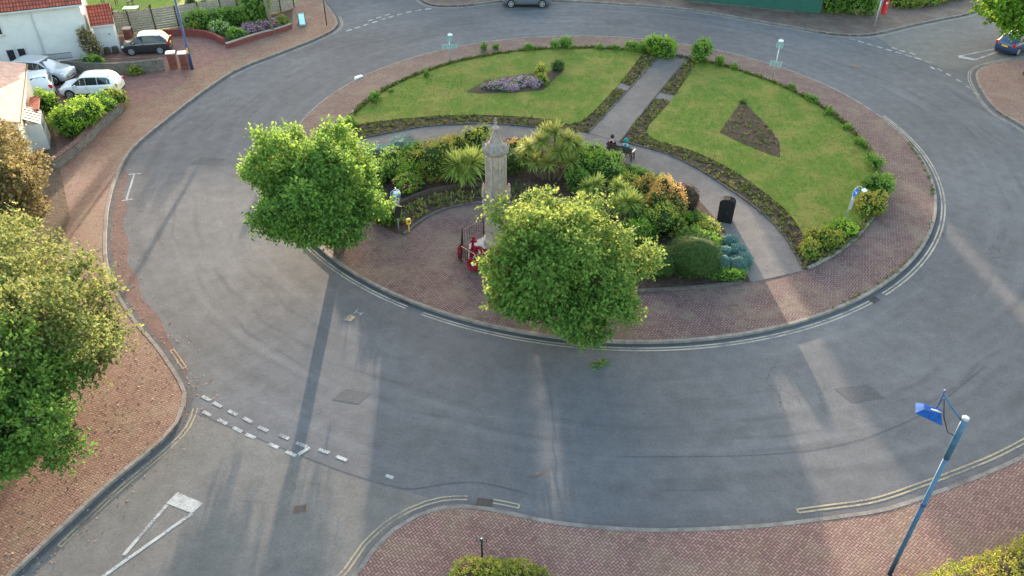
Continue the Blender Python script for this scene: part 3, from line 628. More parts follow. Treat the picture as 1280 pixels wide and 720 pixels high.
o = tufts('bedding_plants', scatter(in_soil, (-12, 23, 30, 65), 1500, rng), .15, .15, 9, 'lf_bed', rng, .2, .5); tag(o, 'small seedlings in the soil strips beside the garden paths', 'bedding plants', kind='stuff')
both = lambda x, y: inside((x, y), lawnL) or inside((x, y), lawnR)
tri = [LAY['triL'], LAY['triR']]
o = tufts('grass', scatter(lambda x, y: both(x, y) and not any(inside((x, y), t) for t in tri), (-12, 23, 30, 65), 16000, rng), .195, .05, 3, 'lf_grass', rng, .5, .3); tag(o, 'short mown grass on the two island lawns', 'grass', kind='stuff')
o = tufts('weeds', [(CX + (20.0 + .2 * rng.random()) * math.cos(R(a)), CY + (20.0 + .2 * rng.random()) * math.sin(R(a))) for a in list(-62 + 34 * rng.random(40)) + list(-20 + 20 * rng.random(60))], .12, .09, 8, 'lf_grass', rng, .3, .4); tag(o, 'tufts of weed growing along the back of the island kerb', 'weeds', kind='stuff')
o = tufts('strip_plants', scatter(lambda x, y: 5.3 < math.hypot(x + .6, y - 34) < 7.0 and y > 36.6 and x < 2, (-7, 2, 36, 42), 110, rng), .15, .28, 9, 'lf_bed', rng, .25, .3); tag(o, 'sparse low plants in the dark soil behind the memorial', 'bedding plants', kind='stuff')
o = tufts('tired_plants', scatter(lambda x, y: inside((x, y), LAY['triR']), (12, 18, 43, 54), 85, rng), .2, .16, 10, 'lf_bed', rng, .2, .35); tag(o, 'tired brownish plants filling the triangular bed of the right lawn', 'bedding plants', kind='stuff')
o = tufts('edge_growth', [(CX + (16.98 + .3 * rng.random()) * math.cos(R(a)), CY + (16.98 + .3 * rng.random()) * math.sin(R(a))) for a in -55 + 232 * rng.random(900)], .16, .2, 10, 'lf_bed', rng, .2, .45); tag(o, 'low straggly green growth along the inside of the island edging', 'ground plants', kind='stuff')
# fallen leaves on the west pavement and in its gutter
def litter_ok(x, y): return True
pts = []
for i in range(4800):
    y = 13 + 32 * rng.random() ** 1.1; x = -13.5 - 8 * rng.random() ** .8
    pts.append((x, y))
def kx(y):
    best = min(kw, key=lambda p: abs(p[1] - y)); return best[0]
P = []; 
for x, y in pts:
    onp = x < kx(y) - .15
    if onp or rng.random() < .3 * math.exp(-(x - kx(y)) / 1.6): P.append((x, y, .126 if onp else .006))
for i in range(700):
    p = kw[rng.integers(int(len(kw) * .45), len(kw))]; P.append((p[0] + .1 + abs(rng.normal()) * .7, p[1] + rng.normal() * .2, .006))
P = np.array(P); q = len(P); a = rng.random(q) * 6.283; s = (.05 + .07 * rng.random(q))[:, None]
d = np.stack([np.cos(a), np.sin(a), .1 * rng.random(q)], 1); sdv = np.stack([-np.sin(a), np.cos(a), .25 * rng.random(q)], 1)
V = np.stack([P, P + d * s * .5 + sdv * s * .35, P + d * s, P + d * s * .5 - sdv * s * .3], 1).reshape(-1, 3); V[:, 2] += .004
tag(link('fallen_leaves', np_mesh('fallen_leaves', V, np.arange(len(V)).reshape(-1, 4), rng.random(q)), M['lf_litter']), 'dry brown leaves scattered over the west pavement and gutter', 'leaves', kind='stuff')

# ------------------------------------------------------------------ road markings
Z1 = .009
mw = MB(); mq = MB(); Y = MB(); PB = MB()
L_ = LAY
line_mb(mw, [L_['markI'][0], L_['markI'][1]], .11, Z1); line_mb(mw, [L_['markI'][2], L_['markI'][3]], .11, Z1 + .003); line_mb(mw, [L_['markI'][4], L_['markI'][5]], .11, Z1)
def dash(mb, c, d, l, w, z=Z1):
    d = Vector(d).normalized(); a = Vector(c) - d * l / 2; b = Vector(c) + d * l / 2; line_mb(mb, [tuple(a), tuple(b)], w, z)
r1 = L_['row1']; r2 = L_['row2']
for i, p in enumerate(r1):
    q = r1[min(i + 1, len(r1) - 1)]; o_ = r1[max(i - 1, 0)]; dash(mw, p, (q[0] - o_[0], q[1] - o_[1]), .48, .15)
for i, p in enumerate(r2):
    q = r2[min(i + 1, len(r2) - 1)]; o_ = r2[max(i - 1, 0)]; dash(mw, p, (q[0] - o_[0], q[1] - o_[1]), .48, .15)
line_mb(mw, [(-7.75, 20.72), (-8.12, 20.35)], .16, Z1 + .003)
dash(mw, L_['dashx'][0], (1, -.42), .32, .14)
sheet(mw, L_['tri_bar'], Z1)
t = L_['tri_lines']; line_mb(mw, [t[0], t[1]], .13, Z1 + .003); line_mb(mw, [t[2], (-13.0, 15.9)], .13, Z1 + .003)
nd = L_['nw_dash']
path = [(-14.4, 68.93), (-12.36, 71.34), (-10.9, 73.0), (-9.3, 74.4), (-7.27, 75.37)]
for i, p in enumerate(resample(spline(path, .3), 1.0)): 
    pp = resample(spline(path, .3), 1.0); q = pp[min(i + 1, len(pp) - 1)]; o_ = pp[max(i - 1, 0)]; dash(mw, p, (q[0] - o_[0], q[1] - o_[1]), .6, .22)
for i in range(3, 6):
    p = resample(spline(path, .3), 1.0)[i]; dash(mw, (p[0] - .45, p[1] + .5), (1, 1.05), .6, .18)
for a_, b_ in ((0, 1),):
    A, B = Vector(L_['ne_dash'][0]), Vector(L_['ne_dash'][1]); n_ = 9
    for i in range(n_): dash(mw, tuple(A.lerp(B, i / (n_ - 1))), tuple(B - A), .55, .2)
for p in ((31.9, 65.0), (32.3, 64.4), (32.9, 63.8)): dash(mw, p, (4.3, -5.2), .5, .2)
for p in ((33.6, 60.2), (33.85, 59.2), (33.2, 60.6), (34.1, 58.0), (34.25, 56.7), (34.3, 55.5)): dash(mw, p, (.2, -1), .5, .2)
sheet(mw, [(36.3, 62.9), (37.3, 62.3), (37.5, 62.7), (36.5, 63.4)], Z1); line_mb(mw, [(37.4, 62.4), (41.2, 65.0)], .16, Z1 + .003); line_mb(mw, [(36.6, 63.3), (41.0, 65.3)], .12, Z1 + .003)
st(mw.build('white_road_marking', M['white_paint']))
h0 = Vector(L_['hmark'][0]); sheet(Y, [tuple(h0 + Vector(v)) for v in ((-.3, -.1), (.04, -.24), (.26, .12), (-.08, .26))], Z1)
# the H on its plate
hh = Vector(L_['hmark'][1]); mh = MB()
ux = Vector((.92, -.38)); uy = Vector((.45, .89))
for a_, b_ in (((-.16, -.14), (-.16, .16)), ((.16, -.14), (.16, .16)), ((-.16, 0), (.16, 0))):
    line_mb(mh, [tuple(hh + ux * a_[0] + uy * a_[1]), tuple(hh + ux * b_[0] + uy * b_[1])], .06, Z1 + (.003 if a_[1] == 0 else 0))
st(mh.build('letter_marking', M['white_paint']))
def double(mb, pts, d1, d2, w=.058, ends=(True, True)):
    a = offset(pts, d1); b = offset(pts, d2); line_mb(mb, a, w, Z1); line_mb(mb, b, w, Z1)
    if ends[0]: line_mb(mb, [a[0], b[0]], w * 1.2, Z1 + .003)
    if ends[1]: line_mb(mb, [a[-1], b[-1]], w * 1.2, Z1 + .003)
i0 = min(range(len(kw)), key=lambda i: (kw[i][0] + 13.25) ** 2 + (kw[i][1] - 22.9) ** 2); i1 = min(range(len(kw)), key=lambda i: (kw[i][0] + 15.9) ** 2 + (kw[i][1] - 15.9) ** 2)
double(Y, kw[i0:i1], .34, .50, ends=(False, True))
i2 = min(range(len(kw)), key=lambda i: (kw[i][0] + 15.3) ** 2 + (kw[i][1] - 26.1) ** 2); i3 = min(range(len(kw)), key=lambda i: (kw[i][0] + 14.3) ** 2 + (kw[i][1] - 24.7) ** 2)
double(Y, kw[i2:i3], .3, .46)
j1 = min(range(len(ks)), key=lambda i: abs(ks[i][0] + 1.22) + (0 if i > 5 else 9)); double(Y, ks[:j1], .3, .46, ends=(False, False))
j2 = min(range(len(ks)), key=lambda i: abs(ks[i][0] + .62) + (0 if i > 5 else 9)); j3 = min(range(len(ks)), key=lambda i: abs(ks[i][0] + .05)); double(Y, ks[j2:j3 + 1], .3, .46, ends=(False, True))
k1 = min(range(len(ks)), key=lambda i: abs(ks[i][0] - 10.2)); double(Y, ks[k1:], .38, .54, .07)
st(Y.build('yellow_road_marking', M['yellow_paint']))
for a0, a1 in ((203, 239), (241.5, 305.5), (307, 372)): double(PB, arc(C, 20.3, a0, a1, int(a1 - a0) * 2), -.28, -.45, .08, ends=(False, False))
dbl = arc(C, 20.3, 20, 95, 3)
double(PB, kn[12:], .3, .45, .06, ends=(False, False)); double(PB, ke, .35, .5, .06, ends=(False, False))
kpart = [p for p in kw if 58 < p[1] < 73]; double(PB, kpart, .3, .45, .06, ends=(False, False))
st(PB.build('pale_road_marking', M['pale_paint']))

# ironwork in the road
def grate(loc, rz, l, w, label):
    r = root('drain_grate', (loc[0], loc[1], .006), rz, label, 'drain'); mb = MB()
    for s in (-1, 1): mb.box((0, s * w / 2, .008), (l, .03, .016)); mb.box((s * l / 2, 0, .008), (.03, w + .03, .0165))
    mb.build('frame', M['iron'], r); mb = MB(); n = int(l / .055)
    for i in range(1, n): mb.box((-l / 2 + i * l / n, 0, .007), (.022, w - .03, .013))
    mb.build('bars', M['iron'], r); MB().box((0, 0, .002), (l - .03, w - .03, .003)).build('pit', M['black'], r); return r
grate((-.95, 18.12, 0), R(-8), .55, .34, 'iron drain grate at the kerb breaking the yellow lines of the south pavement')
grate((17.45, 30.25, 0), R(37), .5, .3, 'iron drain grate by the island kerb near its lower right side')
grate((-5.1, 29.95, 0), R(-25), .5, .3, 'iron drain grate by the island kerb below the left island tree')
def cover(loc, rz, l, w, label, round_=False):
    r = root('manhole_cover', (loc[0], loc[1], .005), rz, label, 'manhole cover')
    if round_: MB().lathe([(l / 2, 0), (l / 2, .008)], 24).build('rim', M['rust'], r); MB().lathe([(l / 2 - .06, 0), (l / 2 - .06, .012)], 24).build('lid', M['iron'], r)
    else: MB().box((0, 0, .004), (l, w, .008)).build('rim', M['rust'], r); MB().box((0, 0, .007), (l - .08, w - .08, .012)).build('lid', M['iron'], r)
cover((-7.5, 17.84), R(12), .5, .34, 'small rectangular iron cover in the road below the white dashes')
cover((27.24, 61.04), 0, .9, .9, 'round rusty manhole cover in the road near the right lawn', True)
cover((-18.86, 30.94), R(60), .7, .5, 'rectangular cover in the reddish gutter of the west kerb')
cover((22.6, 37.6), 0, .45, .45, 'small round cover in the road right of the island kerb', True)
st(MB().lathe([(.55, 0), (.55, .004)], 28, (22.9, 36.3, .003)).build('road_repair_patch', M['asphalt_dark']))
# ------------------------------------------------------------------ the war memorial
mem = root('war_memorial', (-.80, 33.95, .12), R(22.5), 'tall octagonal stone war memorial with spire, standing on steps between the two island trees', 'memorial')
MB().lathe([(1.62, 0), (1.62, .16), (1.60, .17)], 8).build('lower_step', M['step'], mem)
MB().lathe([(1.2, .165), (1.2, .36), (1.18, .37)], 8).build('middle_step', M['step'], mem)
MB().lathe([(.90, .365), (.90, .62), (.84, .66)], 8).build('upper_step', M['step'], mem)
MB().lathe([(.72, .65), (.72, .95), (.62, 1.05), (.60, 2.75), (.63, 2.85), (.62, 2.95)], 8).build('plinth', M['stone'], mem)
MB().lathe([(.64, 2.95), (.74, 3.02), (.76, 3.2), (.70, 3.32), (.74, 3.42), (.72, 3.6), (.58, 3.72)], 8).build('moulded_band', M['stone_dark'], mem)
sh = MB().lathe([(.56, 3.7), (.51, 3.85), (.49, 5.75), (.52, 5.84)], 8).build('shaft', M['stone'], mem)
mb = MB()
for k in range(8):                                   # blind arches and ribs on every face
    a = k * math.pi / 4; mb.box((.485 * math.cos(a), .485 * math.sin(a), 4.8), (.15, .10, 1.9), rz=a)
    a += math.pi / 8; c_, s_ = math.cos(a), math.sin(a)
    for z, h in ((4.15, .05), (4.75, .05), (5.4, .06)): mb.box((.455 * c_, .455 * s_, z), (.10, .3, h), rz=a)
    for sgn in (-1, 1): mb.box((.455 * c_ - sgn * .06 * s_, .455 * s_ + sgn * .06 * c_, 5.15), (.10, .045, .32), rz=a, rx=-sgn * .45)
mb.build('carved_ribs', M['stone'], sh)
mb = MB()
for k in range(8):
    a = k * math.pi / 4
    mb = MB(); mb.lathe([(.09, -.12), (.09, .1), (.07, .12), (.09, .2), (.03, .34)], 6, (.70 * math.cos(a), .70 * math.sin(a), 3.68)); mb.build('corner_carving', M['stone'], mem)
cp = MB().lathe([(.50, 5.82), (.60, 5.87), (.68, 5.97), (.69, 6.14), (.62, 6.22), (.46, 6.3), (.32, 6.46)], 8).build('canopy', M['stone_dark'], mem)
mb = MB()
for k in range(8):
    a = k * math.pi / 4 + .39; MB().lathe([(.09, 0), (.07, .12), (.02, .28)], 6, (.60 * math.cos(a), .60 * math.sin(a), 6.16)).build('pinnacle', M['stone_dark'], cp)
MB().lathe([(.34, 6.42), (.25, 6.65), (.14, 6.95), (.12, 7.0)], 8).build('spire', M['stone_dark'], mem)
mb = MB(); mb.lathe([(.10, 6.99), (.17, 7.06), (.18, 7.14), (.10, 7.22), (.06, 7.26), (.05, 7.6), (.02, 7.66)], 10); mb.box((0, 0, 7.45), (.08, .30, .08)); mb.build('finial', M['stone_dark'], mem)
mem.scale = (.97, .97, .985)
rl = root('memorial_railing', (-.80, 33.95, .12), R(22.5), 'low black iron railing round the foot of the stone memorial', 'railing')
pts = [(1.95 * math.cos(k * math.pi / 4), 1.95 * math.sin(k * math.pi / 4)) for k in range(8)]
for k in range(8):
    mb = MB(); mb.tube([(*pts[k], -.02), (*pts[k], 1.02)], .032, 8); mb.lathe([(.02, 0), (.055, .05), (.02, .12)], 8, (*pts[k], 1.0)); mb.build('post', M['rail'], rl)
for k in range(8):
    a = Vector(pts[k]); b = Vector(pts[(k + 1) % 8]); mb = MB()
    for z in (.18, .92): mb.tube([(*a, z), (*b, z)], .02, 6)
    for i in range(1, 9): q = a.lerp(b, i / 9); mb.tube([(*q, .18), (*q, 1.0)], .011, 5); mb.lathe([(.008, 0), (.03, .04), (.006, .10)], 6, (*q, .98))
    mb.build('railing_panel', M['rail'], rl)
def wreath(loc, tilt, az, label, r_=.24):
    w = root('poppy_wreath', loc, az, label, 'wreath', 'poppy wreaths at the memorial'); rg = np.random.default_rng(int(abs(loc[0] * 97) * 10))
    V = []; 
    q = 260; a = rg.random(q) * 6.283; b = rg.random(q) * 6.283; rr = .085
    c = np.stack([(r_ + rr * np.cos(b)) * np.cos(a), (r_ + rr * np.cos(b)) * np.sin(a), rr * np.sin(b)], 1)
    n_ = unit(np.stack([np.cos(b) * np.cos(a), np.cos(b) * np.sin(a), np.sin(b)], 1)); u_ = unit(np.cross(n_, rg.normal(size=(q, 3)))); v_ = np.cross(n_, u_); s = .045
    V = np.stack([c - u_ * s, c - v_ * s + n_ * .01, c + u_ * s, c + v_ * s + n_ * .01], 1).reshape(-1, 3)
    me = np_mesh('poppies', V, np.arange(len(V)).reshape(-1, 4)); p = link('poppies', me, M['red'], w)
    mb = MB(); ring = [((r_) * math.cos(t), (r_) * math.sin(t), 0) for t in np.linspace(0, 6.283, 20)]; mb.tube(ring, .065, 8, False); b_ = mb.build('ring', M['red'], w, smooth=True)
    cc = MB().lathe([(.075, 0), (.07, .02)], 14).build('centre_disc', M['sign_white'], w)
    for o in (p, b_, cc): o.rotation_euler = (tilt, 0, 0)
    return w
mc = Vector((-.80, 33.95))
def at(r_, deg): return (mc.x + r_ * math.cos(R(deg)), mc.y + r_ * math.sin(R(deg)))
wl = [((*at(1.32, 212), .40), R(55), 'poppy wreath against the step at the left corner of the memorial railing'),
      ((*at(1.38, 236), .38), R(50), 'poppy wreath on the lower step just right of the left railing corner'),
      ((*at(1.08, 245), .62), R(50), 'poppy wreath on the middle step of the memorial, above the lower ones'),
      ((*at(1.42, 258), .38), R(48), 'poppy wreath low at the front of the memorial beside the tree leaves'),
      ((*at(1.25, 195), .40), R(60), 'poppy wreath at the far left side of the memorial steps'),
      ((*at(1.05, 268), .60), R(50), 'poppy wreath on the middle step directly in front of the plinth')]
for i, (p, t_, lb) in enumerate(wl):
    dg = math.degrees(math.atan2(p[1] - mc.y, p[0] - mc.x)); wreath(p, t_, R(dg + 90), lb, .27 if i != 2 else .30)
for k, (rr, dg, zz, lb) in enumerate(((1.90, 190, .45, 'poppy wreath hung on the left side of the black railing'), (1.90, 232, .42, 'poppy wreath hung on the front of the railing next to the corner'), (1.15, 222, .66, 'poppy wreath on the middle step behind the front left corner of the railing'))):
    wreath((*at(rr, dg), zz), R(80), R(dg + 90), lb, .27)
cr_ = root('remembrance_cross', (*at(1.22, 178), .30), 0, 'upright red remembrance cross leaning on the left side of the memorial steps', 'cross')
MB().box((0, 0, .42), (.14, .07, .8), ry=.12).build('upright', M['red'], cr_); MB().box((.05, -.04, .55), (.34, .06, .12)).build('crossbar', M['red'], cr_)

# ------------------------------------------------------------------ signs and posts
def tube_part(name, path, rad, mat, parent, n=10): return MB().tube(path, rad, n).build(name, M[mat], parent, smooth=True)
def disc(r_, t=.02, n=28):
    mb = MB(); vs = []
    for y in (-t / 2, t / 2): vs += [(r_ * math.cos(2 * math.pi * k / n), y, r_ * math.sin(2 * math.pi * k / n)) for k in range(n)]
    mb.add(vs, [tuple(range(n)), tuple(range(2 * n - 1, n - 1, -1))] + [(k, n + k, n + (k + 1) % n, (k + 1) % n) for k in range(n)]); return mb
def arrow_mb(s, y, ang):
    c_, s_ = math.cos(ang), math.sin(ang); P = [(-.75, -.09), (.1, -.09), (.1, -.36), (.72, 0), (.1, .36), (.1, .09), (-.75, .09)]
    q = [(s * (x * c_ - z * s_), y, s * (x * s_ + z * c_)) for x, z in P]; mb = MB(); n = len(q)
    vs = q + [(a, b + .006, c) for a, b, c in q]; mb.add(vs, [tuple(range(n)), tuple(range(2 * n - 1, n - 1, -1))] + [(k, n + k, n + (k + 1) % n, (k + 1) % n) for k in range(n)]); return mb
def hood(r, h, mat='steel', reach=.42):                # swan-neck lamp that lights the sign
    tube_part('lamp_arm', [(0, 0, h), (0, -.06, h + .14), (0, -.2, h + .2), (0, -reach, h + .12), (0, -reach - .12, h + .02)], .022, mat, r)
    MB().box((0, -reach - .06, h + .09), (.34, .2, .06), rx=.4).build('lamp_hood', M['sign_white'], r, bevel=.01)
def arrow_sign(loc, rz, label, h=1.95, face='sign_blue', lean=0, plate=True):
    r = root('arrow_sign', loc, rz, label, 'road sign'); r.rotation_euler = (0, lean, rz)
    tube_part('post', [(0, 0, -.1), (0, 0, h)], .045, 'steel', r)
    d = disc(.26).build('sign_disc', M[face], r); d.location = (0, -.07, h - .22)
    rim = disc(.28, .012).build('rim', M['sign_white'], d); rim.location = (0, .006, 0)
    bk = disc(.262, .01).build('back_plate', M['sign_back'], d); bk.location = (0, .022, 0)
    arrow_mb(.23, -.019, R(-38)).build('arrow', M['sign_white'], d)
    hood(r, h)
    if plate: MB().box((0, -.06, h - .95), (.30, .02, .62)).build('bollard_plate', M['steel'], r)
    return r
arrow_sign((18.38, 37.33, .15), R(36), 'blue round arrow sign with swan-neck lamp at the right edge of the right lawn', lean=.10)
a2 = arrow_sign((-6.15, 36.2, .12), R(20), 'blue and white arrow sign on a grey post beside the left island tree', h=2.45)
MB().box((.02, -.1, 1.15), (.34, .04, .7), ry=.25).build('black_board', M['black'], a2)
def finger(loc, rz, label, h, wid, split=True, disc_face='sign_back'):
    r = root('direction_sign', loc, rz, label, 'road sign'); tube_part('post', [(0, 0, -.1), (0, 0, h)], .05, 'steel', r)
    for s in (-1, 1):
        b = MB().box((s * (wid / 2 + .03), -.05, h - (.95 if h < 2.6 else 1.75) - (s * .03)), (wid, .025, .36), ry=-.03).build('direction_board', M['sign_back'], r)
        for k in (-1, 1): MB().box((s * (wid / 2 + .03) + k * wid * .3, -.075, h - (.95 if h < 2.6 else 1.75)), (.05, .03, .34)).build('bracket', M['steel'], b)
    d = disc(.28).build('sign_disc', M[disc_face], r); d.location = (0, -.06, h - .32); bb = MB().box((0, -.03, 0), (.05, .03, .5)).build('channel', M['steel'], d)
    hood(r, h, reach=.3); return r
finger((-4.98, 60.9, .15), R(18), 'sign post with two pale green boards and white lamp behind the left lawn', 2.25, .62)
finger((19.65, 57.4, .15), R(-14), 'taller sign post with round sign and pale plates behind the right lawn', 3.1, .42)
lp = root('street_lamp', (12.43, 15.25, .12), 0, 'tall blue street lamp with boxy blue lantern on the south pavement', 'street lamp')
tube_part('pole', [(0, 0, -.1), (0, 0, 5.6)], [.075, .068], 'blue_pole', lp, 14); tube_part('pole_top', [(0, 0, 5.6), (0, 0, 7.2)], [.088, .085], 'blue_pole', lp, 14)
MB().lathe([(.095, 7.19), (.095, 7.25), (.05, 7.27)], 14).build('pole_cap', M['steel'], lp); MB().lathe([(.086, 3.5), (.086, 3.6)], 14).build('band', M['blue_dark'], lp)
ar = tube_part('bracket_arm', [(0, 0, 7.05), (-.28, .30, 7.35), (-.50, .55, 7.62)], .03, 'blue_pole', lp)
tube_part('cable', [(0, 0, 6.5), (-.22, .12, 6.55), (-.36, .34, 6.95), (-.46, .5, 7.5)], .018, 'black', lp, 6)
MB().tube([(-.50, .55, 7.75), (-.52, .52, 7.3), (-.60, .45, 7.18)], .032, 8).build('hanger', M['blue_dark'], lp, smooth=True)
ln = MB(); M4 = Matrix.Translation((-.78, .34, 7.08)) @ Matrix.Rotation(R(-20), 4, 'Z') @ Matrix.Rotation(R(14), 4, 'Y')
def tv(x, y, z): return tuple(M4 @ Vector((x, y, z)))
ln.add([tv(-.42, -.24, -.04), tv(.34, -.28, -.04), tv(.36, .25, -.04), tv(-.40, .23, -.04), tv(-.26, -.13, .12), tv(.2, -.15, .17), tv(.22, .14, .17), tv(-.25, .13, .12)],
       [(3, 2, 1, 0), (4, 5, 6, 7), (0, 1, 5, 4), (1, 2, 6, 5), (2, 3, 7, 6), (3, 0, 4, 7)])
lt = ln.build('lantern', M['blue_lamp'], lp, bevel=.015)
mb = MB()
mb.tube([tv(-.05, 0, .12), tv(.08, -.06, .2), tv(.22, .02, .13)], .03, 8)
mb.build('fitting', M['steel'], lt); mb = MB().add([tv(-.31, -.17, -.052), tv(.26, -.2, -.052), tv(.28, .18, -.052), tv(-.3, .17, -.052)], [(0, 1, 2, 3)]); mb.build('lens', M['sign_white'], lt)
lp2 = root('street_lamp', (-24.95, 59.35, .12), 0, 'tall dark blue street lamp column beside the two brick gate piers', 'street lamp')
tube_part('pole', [(0, 0, -.1), (0, 0, 2.0), (0, 0, 2.05), (0, 0, 8.0)], [.13, .12, .085, .07], 'blue_dark', lp2, 12); MB().box((.02, -.12, 1.5), (.13, .02, .45)).build('label_plate', M['yellow_box'], lp2)
MB().tube([(0, 0, 7.9), (.5, -.6, 8.3), (.9, -1.1, 8.3)], .04, 8).build('bracket_arm', M['blue_dark'], lp2); MB().box((1.1, -1.35, 8.28), (.3, .6, .14), rz=.7).build('lantern', M['blue_lamp'], lp2)
up = root('telegraph_pole', (-20.6, 67.55, .12), 0, 'leaning weathered wooden telegraph pole beside the flowering rockery', 'pole')
tube_part('pole', [(0, 0, -.1), (-.45, .1, 4.2), (-.8, .2, 8.0)], [.15, .13, .10], 'wood_pole', up); MB().box((-.78, .2, 7.6), (1.1, .1, .1)).build('crossarm', M['wood_dark'], up)
tp = root('sign_pole', (-16.5, 69.9, .12), 0, 'thin dark pole at the kerb corner of the upper left side road', 'pole')
tube_part('post', [(0, 0, -.1), (0, 0, 3.4)], .045, 'black', tp); MB().box((0, -.06, 3.1), (.5, .02, .5)).build('sign_plate', M['sign_back'], tp)
bs = root('direction_sign', (31.97, 69.95, .12), R(10), 'grey pole with a blue plate in front of the red pillar box', 'road sign')
tube_part('post', [(0, 0, -.1), (.0, 0, 3.1)], .05, 'steel', bs); MB().box((0, -.07, 2.75), (.42, .02, .75)).build('sign_plate', M['sign_blue'], bs); MB().box((0, -.085, 2.85), (.2, .012, .3)).build('symbol_panel', M['sign_white'], bs)
ts = root('small_post_sign', (-.95, 15.72, .12), R(-6), 'short black post with a T-shaped plate behind the bottom hedge', 'post sign')
MB().box((0, 0, .5), (.055, .055, 1.15)).build('post', M['black'], ts); tb = MB().box((0, -.04, 1.12), (.36, .03, .13)).build('plate', M['black'], ts)
for x in (-.1, .1): MB().box((x, -.058, 1.12), (.09, .01, .045)).build('reflector', M['steel'], tb)
MB().lathe([(.028, 0), (.02, .02)], 10, (0, -.04, 1.185)).build('cap', M['sign_white'], tb)
yb = root('yellow_dispenser', (-5.55, 35.95, .12), R(25), 'small yellow dispenser box on a short post beside the grey arrow sign post', 'dispenser')
MB().tube([(0, 0, -.05), (0, 0, .55)], .03, 8).build('post', M['yellow_box'], yb); bx = MB().box((0, 0, .68), (.24, .16, .32)).build('box', M['yellow_box'], yb, bevel=.02); MB().box((0, -.083, .70), (.12, .01, .12)).build('opening', M['rust'], bx)
# black covered cabinet on the path
cb = root('black_cabinet', (11.72, 37.25, .13), R(-20), 'black covered cabinet with a sloping rounded top standing alone on the garden path', 'cabinet')
bm = MB(); prof = [(-.40, 0), (.40, 0), (.42, 1.15), (.34, 1.34), (.08, 1.44), (-.26, 1.40), (-.42, 1.25)]
n = len(prof); bm.add([(x, -.26, z) for x, z in prof] + [(x, .26, z) for x, z in prof], [tuple(range(n)), tuple(range(2 * n - 1, n - 1, -1))] + [(k, n + k, n + (k + 1) % n, (k + 1) % n) for k in range(n)])
bm.build('body', M['black_matt'], cb, bevel=.025); MB().box((0, 0, -.0), (.66, .46, .05)).build('base', M['iron'], cb); MB().box((.1, -.272, .65), (.03, .02, .16)).build('handle', M['iron'], cb)
ab = root('a_board', (-18.7, 70.1, .12), R(18), 'pale blue and white folding pavement board with a black frame, upper left pavement', 'pavement board')
for s in (-1, 1):
    p = MB().box((0, s * .17, .5), (.56, .03, 1.04), rx=s * .30).build('panel', M['sign_white'] if s == 1 else M['sign_back'], ab, bevel=.01)
mb = MB()
for s in (-1, 1):
    for x in (-.3, .3): mb.box((x, s * .17, .5), (.035, .045, 1.1), rx=s * .30)
mb.build('frame', M['black'], ab)
MB().box((0, -.192, .52), (.46, .01, .86), rx=-.30).build('poster', plain('board_poster', (.42, .66, .74), .5, .3, .1, 3), ab)
wb = root('white_block', (-11.75, 57.8, .05), R(52), 'small white painted block at the island kerb, upper left', 'block'); MB().box((0, 0, .09), (.75, .3, .18), taper=.85).build('block', M['sign_white'], wb, bevel=.02)
def sprig(name, loc, mat, lf, n, label, cat):
    r = root(name, loc, .4, label, cat); mb = MB(); rg = random.Random(3); segs = []
    for k in range(5):
        a = -.5 + k * .25 + (3.14 if k % 2 else 0); e = (.45 * math.cos(a), .22 * math.sin(a) + .05, .05); mb.tube([(0, 0, .02), (e[0] * .5, e[1] * .6 + .03, .06), e], [.012, .01, .006], 5)
    mb.build('twig', M[mat], r)
    if lf:
        V, F, T = foliage([(0, 0, .06, .45, .3, .07)], n, .1, np.random.default_rng(2), 3, .1, shell=.2); link('leaves', np_mesh('leaves', V, F, T), M[lf], r)
sprig('fallen_twig', (.98, 19.33, .01), 'rust', None, 0, 'bare reddish twig lying in the road above the south pavement', 'twig')
sprig('fallen_branch', (3.8, 25.5, .01), 'bark', 'lf_mid', 150, 'small broken leafy branch lying in the road below the right island tree', 'branch')

# ------------------------------------------------------------------ bench and two people
bn_dir = math.atan2(-.86, 1.5)
bn = root('garden_bench', (6.65, 44.62, .14), bn_dir, 'dark wooden bench facing the lawns with two people sitting on it', 'bench')
mb = MB()
for i in range(4): mb.box((0, .08 + i * .11, .44), (1.75, .09, .03))
mb.build('seat', M['wood_dark'], bn); mb = MB(); mb.box((0, -.06, .86), (1.75, .035, .07), rx=.18)
for i in range(3): mb.box((0, -.02 - i * .012, .56 + i * .11), (1.75, .03, .08), rx=.18)
mb.build('backrest', M['wood_dark'], bn)
for s in (-1, 1):
    for y in (.0, .42): MB().box((s * .85, y, .22), (.07, .07, .45)).build('leg', M['wood_dark'], bn)
    MB().box((s * .87, .2, .66), (.06, .52, .05)).build('armrest', M['steel'], bn)
def skin_mesh(name, verts, edges, radii, sub=1, root_i=0):
    me = bpy.data.meshes.new(name + '_src'); me.from_pydata(verts, edges, []); o = bpy.data.objects.new('tmp_skin', me); COL.objects.link(o)
    md = o.modifiers.new('s', 'SKIN'); md.use_smooth_shade = True
    for i, r_ in enumerate(radii): me.skin_vertices[0].data[i].radius = (r_, r_) if not isinstance(r_, tuple) else r_
    me.skin_vertices[0].data[root_i].use_root = True
    sb = o.modifiers.new('b', 'SUBSURF'); sb.levels = sub; sb.render_levels = sub
    dg = bpy.context.evaluated_depsgraph_get(); out = bpy.data.meshes.new_from_object(o.evaluated_get(dg)); out.name = name
    bpy.data.objects.remove(o); bpy.data.meshes.remove(me); return out
